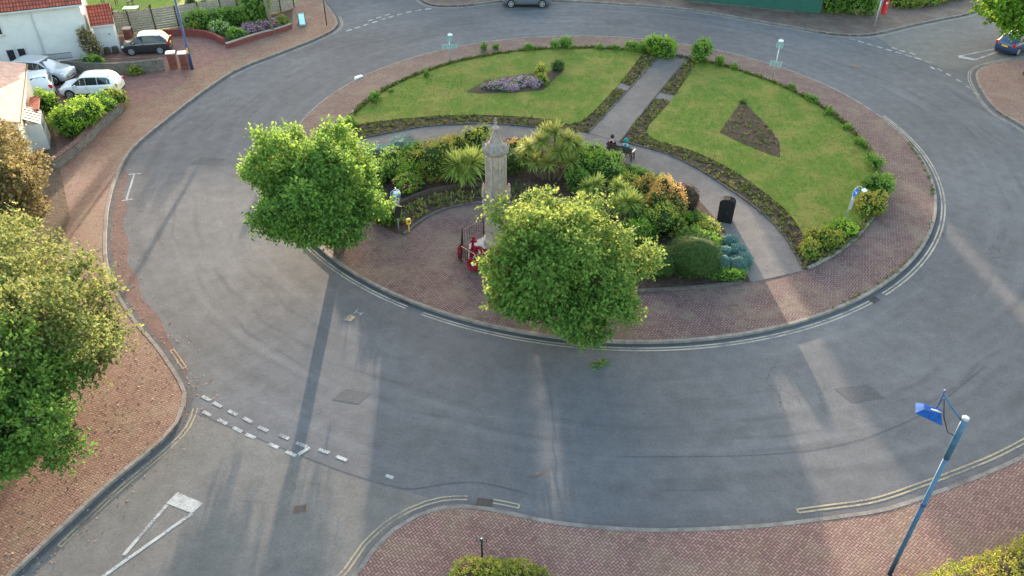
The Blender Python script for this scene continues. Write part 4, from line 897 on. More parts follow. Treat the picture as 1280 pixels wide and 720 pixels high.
def seated(loc, rz, label, top, trousers, hairm, skin, hood=False, arms=1):
    """sitting figure, facing local +Y; one skinned body, clothing and hair as parts"""
    r = root('person', loc, rz, label, 'person')
    v = [(0, 0, .12), (0, -.03, .30), (0, -.05, .50), (0, -.04, .60), (0, -.01, .68), (0, .02, .78), (0, .03, .86)]
    e = [(0, 1), (1, 2), (2, 3), (3, 4), (4, 5), (5, 6)]; rad = [(.15, .12), (.145, .11), (.16, .10), (.10, .08), (.052, .052), (.085, .095), (.065, .075)]
    for s in (-1, 1):
        b = len(v); v += [(s * .10, .06, .10), (s * .13, .45, .10), (s * .14, .50, -.33), (s * .14, .62, -.38)]; rad += [.085, .062, .042, .035]; e += [(0, b), (b, b + 1), (b + 1, b + 2), (b + 2, b + 3)]
        b = len(v); v += [(s * .20, -.03, .54), (s * .25, .05, .28), (s * .16, .28, .22), (s * .13, .36, .19)]; rad += [.055, .042, .03, .024]; e += [(2, b), (b, b + 1), (b + 1, b + 2), (b + 2, b + 3)]
        w = b + 3
        for f, (dx, dy, L_f) in enumerate(((-.03, .05, .9), (-.015, .06, 1), (.0, .062, 1.05), (.015, .056, .95))):
            c = len(v); v += [(s * .13 + dx, .36 + dy * .6, .185), (s * .13 + dx * 1.2, .36 + dy * 1.3 * L_f, .165)]; rad += [.009, .008]; e += [(w, c), (c, c + 1)]
        c = len(v); v += [(s * .13 - s * .04, .375, .20)]; rad += [.009]; e += [(w, c)]
    body = link('body', skin_mesh('body', v, e, rad), skin, r)
    # clothing shells
    tv_ = [(0, 0, .10), (0, -.03, .30), (0, -.05, .50), (0, -.04, .60)]; te = [(0, 1), (1, 2), (2, 3)]; tr = [(.18, .15), (.175, .14), (.195, .13), (.10, .09)]
    for s in (-1, 1):
        b = len(tv_); tv_ += [(s * .20, -.03, .54), (s * .25, .05, .28), (s * .17, .26, .22)]; tr += [.07, .056, .042]; te += [(2, b), (b, b + 1), (b + 1, b + 2)]
    link('jacket', skin_mesh('jacket', tv_, te, tr), top, r)
    lv = [(0, .0, .10)]; le = []; lr_ = [(.175, .14)]
    for s in (-1, 1):
        b = len(lv); lv += [(s * .10, .08, .10), (s * .13, .45, .10), (s * .14, .50, -.30)]; lr_ += [.10, .076, .056]; le += [(0, b), (b, b + 1), (b + 1, b + 2)]
    link('trousers', skin_mesh('trousers', lv, le, lr_), trousers, r)
    for s in (-1, 1): MB().box((s * .14, .57, -.395), (.09, .25, .08)).build('shoe', M['black'], r, bevel=.02)
    hd = MB(); hm = blob_mesh('hair', [(0, -.01, .855, .13, .135, .14)], 3, .05, 3); hr = link('hair', hm, hairm, r, smooth=True)
    fc = MB(); fc.box((0, .128, .80), (.025, .03, .04), taper=.6); fc.build('nose', skin, r)
    if hood: link('hood', blob_mesh('hood', [(0, -.04, .82, .15, .145, .17)], 5, .05, 3), top, r, smooth=True)
    return r
skin_m = plain('skin', (.46, .28, .21), .6, .3, .06)
seated((6.20, 45.02, .60), bn_dir, 'seated person in a dark top with dark hair, left of the pair on the bench', plain('dark_maroon_cloth', (.035, .018, .024), .9, .1, .15), plain('dark_trousers', (.03, .03, .04), .9, .1), plain('dark_hair', (.02, .014, .012), .7, .3), skin_m)
seated((7.02, 44.52, .60), bn_dir, 'seated person in a hooded teal jacket, right of the pair on the bench', plain('teal_cloth', (.012, .17, .19), .85, .1, .12), plain('grey_trousers', (.06, .065, .08), .9, .1), plain('brown_hair', (.05, .03, .02), .7, .3), skin_m, hood=True)

# ------------------------------------------------------------------ cars
def car(name, loc, rz, label, L=3.95, W=1.72, H=1.5, pm='car_white', roofm=None, kind='hatch', wheel=.31, plate='plate_y', group=None):
    r = root(name, loc, rz, label, 'car', group); h = L / 2; g = .20
    if kind == 'hatch':
        S = [(-h, .42, .62, .66, .78, .55), (-h + .06, .25, .88, .95, .90, .66), (-h + .22, g, .95, 1.12, .97, .68), (-h + .62, g, .98, H - .05, 1, .70), (-h + 1.3, g, .96, H, 1, .73), (.05, g, .94, H, 1, .73), (.42, g, .93, H - .06, 1, .70),
             (1.08, g, .92, .98, .99, .74), (h - .45, g, .82, .88, .96, .72), (h - .12, .24, .68, .74, .88, .62), (h, .34, .52, .55, .76, .5)]
        cab = (3, 6)
    else:
        S = [(-h, .42, .66, .70, .78, .55), (-h + .06, .28, .95, 1.02, .92, .70), (-h + .18, .26, 1.04, 1.2, .97, .72), (-h + .55, .24, 1.06, H - .06, 1, .72), (-h + 1.3, .24, 1.05, H, 1, .75), (0, .24, 1.03, H, 1, .75), (.4, .24, 1.02, H - .05, 1, .73),
             (1.15, .24, 1.0, 1.08, .99, .76), (h - .5, .24, .94, 1.0, .96, .75), (h - .12, .28, .78, .85, .9, .66), (h, .38, .56, .6, .8, .55)]
        cab = (3, 6)
    w = W / 2
    def sec(s):
        x, zl, zb, zt, wb, wr = s; wb *= w; wr *= w / .86 * .86 / .86 if False else W / 1.0 * .5 / 1.0
        return None
    def pts(s, side=1):
        x, zl, zb, zt, wb, wr = s; W1 = wb * w; W2 = wr * w * 1.08
        return [(x, side * W1 * .90, zl), (x, side * W1 * .98, zl + .10), (x, side * W1, zl + (zb - zl) * .5), (x, side * W1 * .97, zb - .04), (x, side * W1 * .93, zb), (x, side * W2, zt - .045), (x, side * W2 * .86, zt), (x, 0, zt + .02)]
    V = []; F = []
    for s in S: p = pts(s, 1); q = pts(s, -1)[:-1][::-1]; V += p + q
    m_ = 15
    for i in range(len(S) - 1):
        for k in range(m_): F.append((i * m_ + k, (i + 1) * m_ + k, (i + 1) * m_ + (k + 1) % m_, i * m_ + (k + 1) % m_))
    F += [tuple(range(m_)), tuple(range(len(S) * m_ - 1, (len(S) - 1) * m_ - 1, -1))]
    me = bpy.data.meshes.new('body'); me.from_pydata(V, [], F); bm = bmesh.new(); bm.from_mesh(me); bmesh.ops.recalc_face_normals(bm, faces=bm.faces); bmesh.ops.subdivide_edges(bm, edges=bm.edges, cuts=1, smooth=.45, use_grid_fill=True); bm.to_mesh(me); bm.free()
    link('body', me, M[pm], r, smooth=True)
    def lerp(a, b, t): return tuple(a[i] + (b[i] - a[i]) * t for i in range(3))
    def pane(nm, quad, mat, push, sh=.06, parent=r):
        a, b, c, d = [Vector(q) for q in quad]; cc = (a + b + c + d) / 4; nrm = (b - a).cross(d - a).normalized()
        if nrm.dot(Vector(push)) < 0: nrm = -nrm
        P = [q.lerp(cc, sh) + nrm * .028 for q in (a, b, c, d)]; Q = [p - nrm * .02 for p in P]
        mb = MB(); mb.add(P + Q, [(0, 1, 2, 3), (7, 6, 5, 4), (0, 4, 5, 1), (1, 5, 6, 2), (2, 6, 7, 3), (3, 7, 4, 0)]); return mb.build(nm, M[mat], parent)
    for s in (-1, 1):
        Q = [pts(S[i], s) for i in range(len(S))]
        for (i, j, nm) in ((2, 3, 'quarter_window'), (3, 4, 'rear_window'), (4, 5, 'rear_window'), (5, 6, 'front_window'), (6, 7, 'front_window')):
            a, b = Q[i], Q[j]
            if i == 6: pane(nm, [a[4], b[4], lerp(a[5], b[5], .72), a[5]], 'car_glass', (0, s, .2), .10)
            elif i == 2: pane(nm, [lerp(a[4], b[4], .45), b[4], b[5], lerp(a[5], b[5], .6)], 'car_glass', (0, s, .2), .12)
            else: pane(nm, [a[4], b[4], b[5], a[5]], 'car_glass', (0, s, .2), .055)
        lx = h - .10; hl = MB().box((h - .17, s * w * .68, .66 if kind == 'hatch' else .78), (.22, .34, .15), rz=s * -.45, ry=.3).build('headlight', M['clear_lamp'], r, bevel=.02)
        MB().box((-h + .075, s * w * .78, .86 if kind == 'hatch' else .92), (.14, .26, .26), rz=s * .35).build('tail_light', M['red_lamp'], r, bevel=.02)
        MB().box((.78, s * (w + .07), .96 if kind == 'hatch' else 1.06), (.12, .2, .13)).build('wing_mirror', M[pm], r, bevel=.03)
        for xx in (.95, .02, -.95): MB().box((xx, s * (w - .002), .62), (.012, .02, .52)).build('door_seam', M['black'], r)
        MB().box((.0, s * (w - .012), .30), (L * .5, .05, .10)).build('sill_trim', M['black'], r)
        for xx in (.15, -.80) if kind != 'hatch' else (.12,): MB().box((xx, s * (w + .006), .82), (.2, .03, .035)).build('door_handle', M[pm], r)
    a, b = S[6], S[7]; pa, pb, na, nb = pts(a), pts(b), pts(a, -1), pts(b, -1)
    pane('windscreen', [pa[6], pb[5], nb[5], na[6]], 'car_glass', (1, 0, .5), .05)
    a, b = S[2], S[3]; pa, pb, na, nb = pts(a), pts(b), pts(a, -1), pts(b, -1)
    pane('rear_screen', [pa[5], pb[6], nb[6], na[5]], 'car_glass', (-1, 0, .5), .08)
    if roofm:
        P3 = [pts(S[i]) for i in (3, 4, 5, 6)]; N3 = [pts(S[i], -1) for i in (3, 4, 5, 6)]; mb = MB(); vs = []; ks_ = (5, 6, 7)
        for p, n_ in zip(P3, N3): vs += [(q[0], q[1] * 1.02, q[2] + .03) for q in (p[5], p[6], p[7], n_[6], n_[5])]
        mb.add(vs, [(i * 5 + k, (i + 1) * 5 + k, (i + 1) * 5 + k + 1, i * 5 + k + 1) for i in range(3) for k in range(4)]); mb.build('roof', M[roofm], r, smooth=True)
    for xx in (-h + .74, h - .76):
        for s in (-1, 1):
            MB().tube([(xx, s * (w - .22), wheel + .02), (xx, s * (w + .012), wheel + .02)], wheel + .055, 24).build('wheel_arch', M['black'], r)
            wr_ = bpy.data.objects.new('wheel', None); COL.objects.link(wr_); wr_.parent = r; wr_.location = (xx, s * (w - .09), wheel); wr_.empty_display_size = .1
            MB().tube([(0, -.10, 0), (0, -.09, 0), (0, .09, 0), (0, .115, 0)] if s > 0 else [(0, .10, 0), (0, .09, 0), (0, -.09, 0), (0, -.115, 0)], [wheel * .93, wheel, wheel, wheel * .9], 24).build('tyre', M['tyre'], wr_, smooth=False)
            mb = MB(); mb.tube([(0, s * .10, 0), (0, s * .124, 0)], wheel * .24, 12)
            for k in range(7): a = k * 2 * math.pi / 7; mb.box((wheel * .38 * math.cos(a), s * .117, wheel * .38 * math.sin(a)), (wheel * .7, .02, .05), ry=-a)
            ring = [(wheel * .66 * math.cos(t), s * .113, wheel * .66 * math.sin(t)) for t in np.linspace(0, 6.283, 22)]; mb.tube(ring, .022, 6, False); mb.build('rim', M['alloy'], wr_)
    MB().box((-h - .012, 0, .70 if kind == 'hatch' else .8), (.03, .50, .12)).build('number_plate', M[plate], r); MB().box((h + .002, 0, .46), (.03, .50, .11)).build('number_plate', M['plate_w'], r)
    MB().box((h - .03, 0, .42), (.10, W * .5, .16)).build('grille', M['black'], r, bevel=.01); MB().box((-h + .02, 0, .36), (.12, W * .62, .14)).build('bumper_trim', M['black'], r, bevel=.01)
    return r
Zc = .135
car('white_hatchback', (-30.45, 54.45, Zc), R(185), 'white three door hatchback parked on the reddish driveway behind the green hedge', L=4.15, W=1.76, H=1.54, pm='car_white')
car('black_hatchback', (-29.75, 63.2, Zc), R(189.5), 'black hatchback with a white roof parked behind the low driveway wall', L=3.7, pm='car_black', roofm='car_white')
car('silver_suv', (-35.25, 57.1, Zc), R(-8), 'silver grey car with a large bonnet parked against the white house wall', L=4.4, W=1.85, H=1.62, pm='car_silver', kind='suv', wheel=.36)
car('white_small_car', (-34.35, 54.9, Zc), R(118), 'small white car half hidden behind the pinkish tiled roof', L=3.6, W=1.6, H=1.48, pm='car_white')
car('grey_suv', (1.25, 76.45, .01), R(180), 'dark blue grey estate car parked at the far kerb, top centre', L=4.45, W=1.85, H=1.66, pm='car_grey', kind='suv', wheel=.35)
car('blue_car', (41.9, 64.9, .01), R(35), 'dark blue car with yellow rear plate under the upper right tree', L=4.1, W=1.75, H=1.46, pm='car_blue')

# ------------------------------------------------------------------ houses
def window(parent, loc, w, h, rz=0, panes=2, wall_t=.06, name='window'):
    e = MB(); fr = .06
    for s in (-1, 1): e.box((s * (w / 2), 0, 0), (fr, .09, h + fr)); e.box((0, 0, s * h / 2), (w - fr, .09, fr))
    for k in range(1, panes): e.box((-w / 2 + k * w / panes, 0, 0), (.05, .08, h - fr))
    o = e.build(name, M['frame_white'], parent); o.location = loc; o.rotation_euler = (0, 0, rz)
    MB().box((0, .01, 0), (w - fr, .05, h - fr)).build('pane', M['glass'], o); MB().box((0, -.07, -h / 2 - .06), (w + .2, .16, .06)).build('sill', M['frame_white'], o); return o
def house(name, loc, rz, Lx, Dy, eave, ridge, wallm, roofm, label, wins=(), cat='house', over=.25, chimney=None, hip=0, door=None):
    """box house: local x along the front, front at y=0 facing -y, depth Dy"""
    r = root(name, loc, rz, label, cat)
    mb = MB(); mb.poly([(0, 0), (Lx, 0), (Lx, Dy), (0, Dy)], -.1, eave)
    if not hip:
        for x in (.0, Lx):
            xi = .006 if x == 0 else -.006; vs = [(x + xi, 0.01, eave - .01), (x + xi, Dy - .01, eave - .01), (x + xi, Dy / 2, ridge - .06), (x + xi + (.25 if x == 0 else -.25), .01, eave - .01), (x + xi + (.25 if x == 0 else -.25), Dy - .01, eave - .01), (x + xi + (.25 if x == 0 else -.25), Dy / 2, ridge - .06)]
            mb.add(vs, [(0, 1, 2), (5, 4, 3), (0, 3, 4, 1), (1, 4, 5, 2), (2, 5, 3, 0)])
    mb.build('wall', M[wallm], r)
    mb = MB(); t = .12; a = over; sl = (ridge - eave) / (Dy / 2); z0 = eave - a * sl
    A = [(-a + 0, -a, z0), (Lx + a, -a, z0), (Lx + a - hip, Dy / 2, ridge), (-a + hip, Dy / 2, ridge), (Lx + a, Dy + a, z0), (-a, Dy + a, z0)]
    up_ = [(p[0], p[1], p[2] + t) for p in A]
    mb.add(A + up_, [(6, 7, 8, 9), (9, 8, 10, 11), (3, 2, 1, 0), (5, 4, 2, 3), (0, 1, 7, 6), (4, 5, 11, 10), (1, 2, 8, 7), (2, 4, 10, 8), (3, 0, 6, 9), (5, 3, 9, 11)] + ([] if not hip else []))
    rf = mb.build('roof', M[roofm], r); MB().tube([(-a + hip, Dy / 2, ridge + t), (Lx + a - hip, Dy / 2, ridge + t)], .1, 8).build('ridge_tiles', M[roofm], rf)
    MB().box((Lx / 2, -a - .05, z0 + .02), (Lx + 2 * a, .1, .1)).build('gutter', M['black'] if wallm != 'white_render' else M['frame_white'], rf)
    if chimney:
        for cx_ in chimney: c_ = MB().box((cx_, Dy / 2 + .3, ridge + .5), (.9, .6, 1.5)).build('chimney', M['brick'], rf); MB().lathe([(.12, 0), (.1, .35)], 10, (cx_ - .2, Dy / 2 + .3, ridge + 1.25)).lathe([(.12, 0), (.1, .35)], 10, (cx_ + .2, Dy / 2 + .3, ridge + 1.25)).build('chimney_pots', M['tile_red'], c_)
    for (x, z, w, h, pn) in wins: window(r, (x, -.02, z), w, h, 0, pn)
    if door: d = MB().box((door, -.03, 1.02), (.95, .08, 2.05)).build('door', M['blue_dark'], r, bevel=.01); MB().box((door + .35, -.09, 1.0), (.04, .05, .12)).build('handle', M['steel'], d)
    return r
hd = math.atan2(1.26, 2.9)
dx, dy = math.cos(hd), math.sin(hd)
hx, hy = -33.55, 61.9
HW = 13.0
wh = house('white_house', (hx - dx * HW, hy - dy * HW, .12), hd, HW, 7.5, 4.35, 7.6, 'white_render', 'tile_red', 'large white rendered house with red tiled roof in the upper left corner', wins=[(HW - 5.7, .95, .55, .9, 1), (HW - 4.95, .95, .55, .9, 1), (HW - 6.2, 3.1, .95, 1.05, 2)], chimney=[2.5])
MB().box((HW - 3.5, -.06, 2.2), (.09, .09, 4.3)).build('drainpipe', M['frame_white'], wh); MB().box((HW - 2.6, 1.2, 4.75), (.32, 2.9, .30), rx=.71).build('party_wall_capping', M['white_render'], wh)
lo = house('white_outhouse', (hx + .15, hy + .65, .12), hd, 1.5, 2.6, 2.3, 3.3, 'white_render', 'tile_red', 'small white outhouse with a red tiled roof against the right end of the white house', over=.12)
MB().lathe([(.05, -.04), (.05, .04)], 8, (1.05, -.05, 1.5)).build('wall_lamp', M['black'], lo)
for i, (x, lb) in enumerate(((.55, 'dark round planter against the white outhouse, nearest the climbing shrub'), (1.15, 'dark round planter against the white outhouse, at its outer corner'))):
    q = Vector((hx + .15, hy + .65)) + Vector((dx * x + dy * .35, dy * x - dx * .35)); b = root('planter', (q.x, q.y, .12), 0, lb, 'planter', 'planters by the outhouse'); MB().lathe([(.18, 0), (.24, .25), (.22, .55), (.19, .56)], 14).build('pot', M['wood_dark'], b, smooth=False); MB().lathe([(.2, .55), (.17, .57)], 14).build('soil', M['black'], b)
# low building in front with sun-bleached roof and glazed porch
gr = root('garage', (-29.3, 43.4, .12), 0, 'low building with a pale sun-bleached pinkish roof at the left edge', 'garage')
e1 = Vector((-29.3, 43.4)); e2 = Vector((-33.6, 52.85)); ed = (e2 - e1); LL = ed.length; ed.normalize(); nl_ = Vector((-ed.y, ed.x))
def gp(u, v): q = ed * u + nl_ * v; return (q.x, q.y)
ang = math.atan2(ed.y, ed.x)
MB().poly([gp(.15, .15), gp(LL - .15, .15), gp(LL - .15, 9), gp(.15, 9)], 0, 2.7).build('wall', M['cream_render'], gr)
mb = MB(); P4 = [gp(0, 0), gp(LL, 0), gp(LL, 4.5), gp(0, 4.5), gp(LL, 9.2), gp(0, 9.2)]; zz = [2.75, 2.75, 3.9, 3.9, 2.75, 2.75]
mb.add([(p[0], p[1], z) for p, z in zip(P4, zz)] + [(p[0], p[1], z + .12) for p, z in zip(P4, zz)], [(0, 1, 2, 3)[::-1], (3, 2, 4, 5)[::-1], (6, 7, 8, 9), (9, 8, 10, 11), (0, 1, 7, 6), (4, 5, 11, 10), (1, 2, 8, 7), (2, 4, 10, 8), (3, 0, 6, 9), (5, 3, 9, 11)])
rf = mb.build('roof', M['tile_pink'], gr); MB().tube([(*gp(0, 4.5), 4.02), (*gp(LL, 4.5), 4.02)], .1, 8).build('ridge_tiles', M['tile_red'], rf); MB().tube([(*gp(0, -.06), 2.78), (*gp(LL, -.06), 2.78)], .05, 6).build('gutter', M['black'], rf)
MB().box((*gp(5.2, -.35), 1.9), (2.4, .6, .10), rz=ang).build('porch_roof', M['tile_red'], gr)
cs = root('glazed_lean_to', (-30.25, 45.35, .12), ang, 'small blue grey glazed lean-to with a white wall against the pinkish roofed garage', 'lean-to')
mb = MB(); mb.add([(0, .3, 2.3), (3.2, .3, 2.3), (3.2, -1.3, 1.75), (0, -1.3, 1.75), (0, .3, 2.34), (3.2, .3, 2.34), (3.2, -1.3, 1.79), (0, -1.3, 1.79)], [(0, 1, 2, 3), (7, 6, 5, 4), (0, 4, 5, 1), (1, 5, 6, 2), (2, 6, 7, 3), (3, 7, 4, 0)]); gl = mb.build('glass_roof', M['blue_glass'], cs)
mb = MB()
for k in range(6): mb.box((k * .64, -.5, 2.055 + .03), (.05, 1.68, .05), rx=.331)
mb.build('glazing_bars', M['frame_white'], gl)
MB().box((1.6, -1.25, .5), (3.2, .12, 1.0)).build('dwarf_wall', M['white_render'], cs); mb = MB()
for k in range(6): mb.box((k * .64, -1.27, 1.38), (.06, .06, .74))
mb.build('window_frames', M['frame_white'], cs); MB().box((1.6, -1.26, 1.38), (3.1, .03, .72)).build('side_glass', M['blue_glass'], cs); MB().box((-.06, -.5, .9), (.12, 1.7, 1.85)).build('end_wall', M['white_render'], cs)
cs.scale = (.66, .6, .95)
# unseen houses added to the north, heights and gaps set for the shadow bands
HS = [(-9.4, 91, 5.7, 8, 6.0, 8.6, 'unseen brick house with dark roof north of the junction, nearest the side road', 'brick', 'tile_dark'), (-1.5, 91, 6.2, 8, 5.8, 8.4, 'unseen cream house with red roof north of the junction, between two brick houses', 'cream_render', 'tile_red'),
      (10.4, 91, 9.0, 8, 5.8, 8.6, 'unseen wide brick house with dark roof north of the junction', 'brick', 'tile_dark'), (21.2, 90, 9.0, 8, 5.6, 8.2, 'unseen cream house with dark roof north of the hoarding', 'cream_render', 'tile_dark'), (33.5, 91, 8.0, 8, 5.4, 8.0, 'unseen white house with red roof north east of the junction', 'white_render', 'tile_red'),
      (-47, 89, 14, 8, 3.6, 5.6, 'unseen long cream bungalow with dark roof beyond the garden fence', 'cream_render', 'tile_dark'), (-31, 92, 21.45, 7, 3.2, 5.1, 'unseen long low brick bungalow, added so its shadow ends before the near road', 'brick', 'tile_dark'),
      (-10, 106, 22, 8, 4.8, 7.0, 'unseen cream terrace in a second row, added to shade through the house gaps', 'cream_render', 'tile_dark'), (13, 106, 22, 8, 4.8, 7.0, 'unseen brick terrace in a second row, added to shade through the house gaps', 'brick', 'tile_red')]
for (x, y, Lx, Dy, ea, ri, lb, wm, rm) in HS:
    house('unseen_house', (x, y, .12), 0, Lx, Dy, ea, ri, wm, rm, lb, wins=[(Lx * .25, 1.6, 1.4, 1.2, 2), (Lx * .25, 4.1, 1.2, 1.1, 2), (Lx * .78, 4.1, 1.2, 1.1, 2), (Lx * .84, 1.6, 1.0, 1.2, 2)], chimney=[Lx * .15], door=Lx * .55)

# ------------------------------------------------------------------ walls, fences and gardens
mb = MB(); sheet(mb, [(-46, 49.0), (-30.6, 49.0), (-27.9, 51.5), (-26.8, 52.6), (-25.3, 54.6), (-24.6, 57.2), (-25.3, 59.0), (-26.7, 59.4), (-29, 58.4), (-31.4, 58.0), (-34, 58.5), (-46, 56)], .126); st(mb.build('driveway', M['drive']))
mb = MB(); sheet(mb, [(-34.6, 60.5), (-26.7, 59.7), (-24.6, 59.2), (-22.6, 62.6), (-23.6, 64.4), (-25.6, 66.2), (-29.8, 66.7), (-32.6, 65.6)], .127); st(mb.build('driveway', M['drive']))
mb = MB(); sheet(mb, [(-60, 8), (-60, 48.9), (-30.9, 48.9), (-27.75, 43.2), (-24.4, 37.2), (-22.9, 31.5), (-20.4, 26), (-19.6, 21), (-19.4, 8)], .125); st(mb.build('garden_earth', M['earth']))
mb = MB(); sheet(mb, [(-60, 75), (-34.6, 66.9), (-30.8, 68.5), (-24.8, 71.8), (-22, 73.3), (-20.9, 75), (-20, 86), (-60, 86)], .126); st(mb.build('garden_lawn', lawn_mat('bright_lawn', (.10, .17, .02), (.18, .24, .03), (.2, .2, .05)), tri=True))
mb = MB(); sheet(mb, [(-29.8, 66.9), (-27.5, 67.2), (-25.6, 66.5), (-23.5, 64.3), (-21.86, 66.37), (-20.21, 68.02), (-19.39, 69.29), (-20.6, 74.6), (-21.9, 72.9), (-24.7, 71.5), (-30.8, 68.1)], .128); st(mb.build('front_garden_soil', M['earth'], tri=True))
def wall_run(name, pts, h, t, mat, label, cap=None, z=.1, cat='wall', caph=.06):
    r = root(name, (pts[0][0], pts[0][1], z), 0, label, cat); q = [(p[0] - pts[0][0], p[1] - pts[0][1]) for p in pts]; q = resample(spline(q, .4), .6)
    mb = MB(); strip_mb(mb, q, -t / 2, t / 2, -.1, h); mb.build('wall', M[mat], r)
    if cap: mb = MB(); strip_mb(mb, q, -t / 2 - .03, t / 2 + .03, h + .002, h + caph, .004); mb.build('coping', M[cap], r)
    return r
wall_run('stone_wall', [(-27.9, 43.0)] + LAY['wall_stone'][1:], .62, .35, 'wall_stone', 'low rubble stone wall along the pavement in front of the green hedge', 'coping')
wall_run('rendered_wall', LAY['wall_drive'], .85, .25, 'wall_grey', 'low old grey wall with plants between the two driveways', 'wall_grey')
wall_run('red_wall', LAY['wall_red'][:4], .5, .2, 'wall_red', 'low curved red painted wall round the upper front garden', 'wall_red')
wall_run('rockery_wall', LAY['rockery'], .38, .25, 'wall_red', 'low reddish kerb wall along the flowering rockery', 'wood_grey')
wall_run('boundary_wall', [(-23.6, 31.5), (-21.4, 26), (-20.3, 21), (-19.9, 15), (-19.8, 10)], 1.0, .3, 'wall_stone', 'stone boundary wall beneath the big trees at the lower left', 'stone')
for (x, y, mt, lb) in ((-26.42, 59.55, 'brick', 'brick gate pier with pale cap, left of the pair beside the blue lamp column'), (-25.5, 59.5, 'brick', 'brick gate pier with pale cap, right of the pair beside the blue lamp column'), (-32.0, 65.1, 'brick', 'lone brick pier behind the black hatchback')):
    r = root('gate_pier', (x, y, .12), R(12), lb, 'gate pier'); MB().box((0, 0, .6), (.55, .5, 1.2)).build('pier', M[mt], r); MB().box((0, 0, 1.25), (.68, .62, .10)).build('cap', M['sign_white'] if x > -30 else M['stone'], r, bevel=.02)
def lattice(p0, p1, label, h=.42, z=.9):
    a = Vector(p0); b = Vector(p1); L = (b - a).length; r = root('lattice_fence', (a.x, a.y, z), math.atan2(b.y - a.y, b.x - a.x), label, 'fence'); mb = MB(); n_ = int(L / .13)
    for i in range(n_): mb.box((i * .13 + .06, 0, h / 2), (.02, .012, h * 1.1), ry=.6); mb.box((i * .13 + .06, .014, h / 2), (.02, .012, h * 1.1), ry=-.6)
    mb.build('lattice', M['wood_dark'], r); mb = MB(); mb.box((L / 2, .007, h), (L, .05, .03)); mb.box((L / 2, .007, 0), (L, .05, .03)); mb.build('rails', M['wood_dark'], r)
lattice((-36.2, 58.9), (-34.1, 59.6), 'short dark lattice strip on the wall below the white house'); lattice((-30.9, 58.5), (-27.2, 59.15), 'dark lattice strip on the low wall in front of the black hatchback', .28)
def slat_fence(pts, h, label, mat='wood_grey', boards=9, grp=None):
    r = root('slat_fence', (pts[0][0], pts[0][1], .12), 0, label, 'fence', grp); o0 = Vector(pts[0]); q = resample([(p[0] - o0.x, p[1] - o0.y) for p in pts], 1.9) + [(pts[-1][0] - o0.x, pts[-1][1] - o0.y)]
    for i in range(len(q) - 1):
        a = Vector(q[i]); b = Vector(q[i + 1]); L = (b - a).length; an = math.atan2(b.y - a.y, b.x - a.x); c = (a + b) / 2; mb = MB()
        if L < .1: continue
        for k in range(boards): mb.box((c.x, c.y, .12 + (k + .5) * (h - .12) / boards + random.uniform(-.008, .008)), (L - .02, .025, (h - .12) / boards * .86), rz=an, rx=random.uniform(-.06, .06))
        mb.build('slat_panel', M[mat], r)
    for p in q: MB().box((p[0], p[1] - .05, h / 2), (.09, .09, h + .1)).build('post', M['wood_dark'], r)
    return r
slat_fence([LAY['fence'][0], LAY['fence'][1], LAY['fence'][2]], 1.9, 'long weathered horizontal slat fence behind the black hatchback')
slat_fence([(-24.6, 71.7), LAY['fence'][3], (-20.5, 75.0)], 1.9, 'grey slat fence section behind the rockery by the side road')
hb = root('hoarding', (16.5, 77.6, .12), math.atan2(73.6 - 77.6, 28.3 - 16.5), 'dark green painted hoarding along the far pavement, top right', 'hoarding'); mb = MB(); n_ = 6; L = math.hypot(11.8, 4)
for i in range(n_): MB().box(((i + .5) * L / n_, 0, 1.25), (L / n_ - .03, .05, 2.4)).build('panel', plain('green_hoarding', (.012, .07, .055), .6, .3, .2) if i == 0 else bpy.data.materials['green_hoarding'], hb)
for i in range(n_ + 1): MB().box((i * L / n_, .08, 1.25), (.1, .1, 2.5)).build('post', M['wood_dark'], hb)
pb = root('pillar_box', (34.3, 74.0, .12), 0, 'red pillar box on the far pavement beside the hedge, top right', 'post box')
MB().lathe([(.26, 0), (.26, .12), (.23, .14), (.23, 1.35), (.27, 1.38), (.27, 1.44), (.20, 1.55), (.05, 1.6)], 20).build('body', plain('pillar_box_red', (.5, .02, .02), .35, .5, .08), pb, smooth=False); MB().box((0, -.235, 1.2), (.22, .03, .04)).build('slot', M['black'], pb); MB().box((0, -.237, 1.0), (.14, .02, .18)).build('notice_plate', M['sign_white'], pb)
# garden furniture beyond the fence
def gtable(loc, rz, label, top='sign_white'):
    r = root('garden_table', loc, rz, label, 'table', 'garden tables beyond the fence'); MB().box((0, 0, .74), (1.3, .8, .04)).build('table_top', M[top], r, bevel=.01)
    for sx in (-1, 1):
        for sy in (-1, 1): MB().box((sx * .58, sy * .33, .36), (.05, .05, .72)).build('leg', M['black'], r)
def gchair(loc, rz, label):
    r = root('garden_chair', loc, rz, label, 'chair', 'garden chairs beyond the fence'); MB().box((0, 0, .44), (.5, .5, .05)).build('seat', M['black'], r); MB().box((0, .24, .72), (.5, .04, .55), rx=-.12).build('backrest', M['black'], r)
    for sx in (-1, 1):
        for sy in (-1, 1): MB().box((sx * .22, sy * .22, .21), (.04, .04, .42)).build('leg', M['black'], r)
        MB().box((sx * .26, 0, .64), (.04, .5, .04)).build('armrest', M['black'], r)
gtable((-34.6, 72.3, .12), .2, 'white topped garden table nearest the slat fence'); gtable((-38.0, 75.6, .12), .2, 'white topped garden table at the top edge of the lawn')
gchair((-36.0, 72.0, .12), 1.7, 'black garden chair left of the nearer white table'); gchair((-33.2, 72.5, .12), -1.5, 'black garden chair right of the nearer white table'); gchair((-35.9, 75.2, .12), -1.4, 'black garden chair right of the farther white table'); gchair((-28.3, 73.4, .12), .3, 'black garden chair standing alone to the right on the lawn beyond the fence')
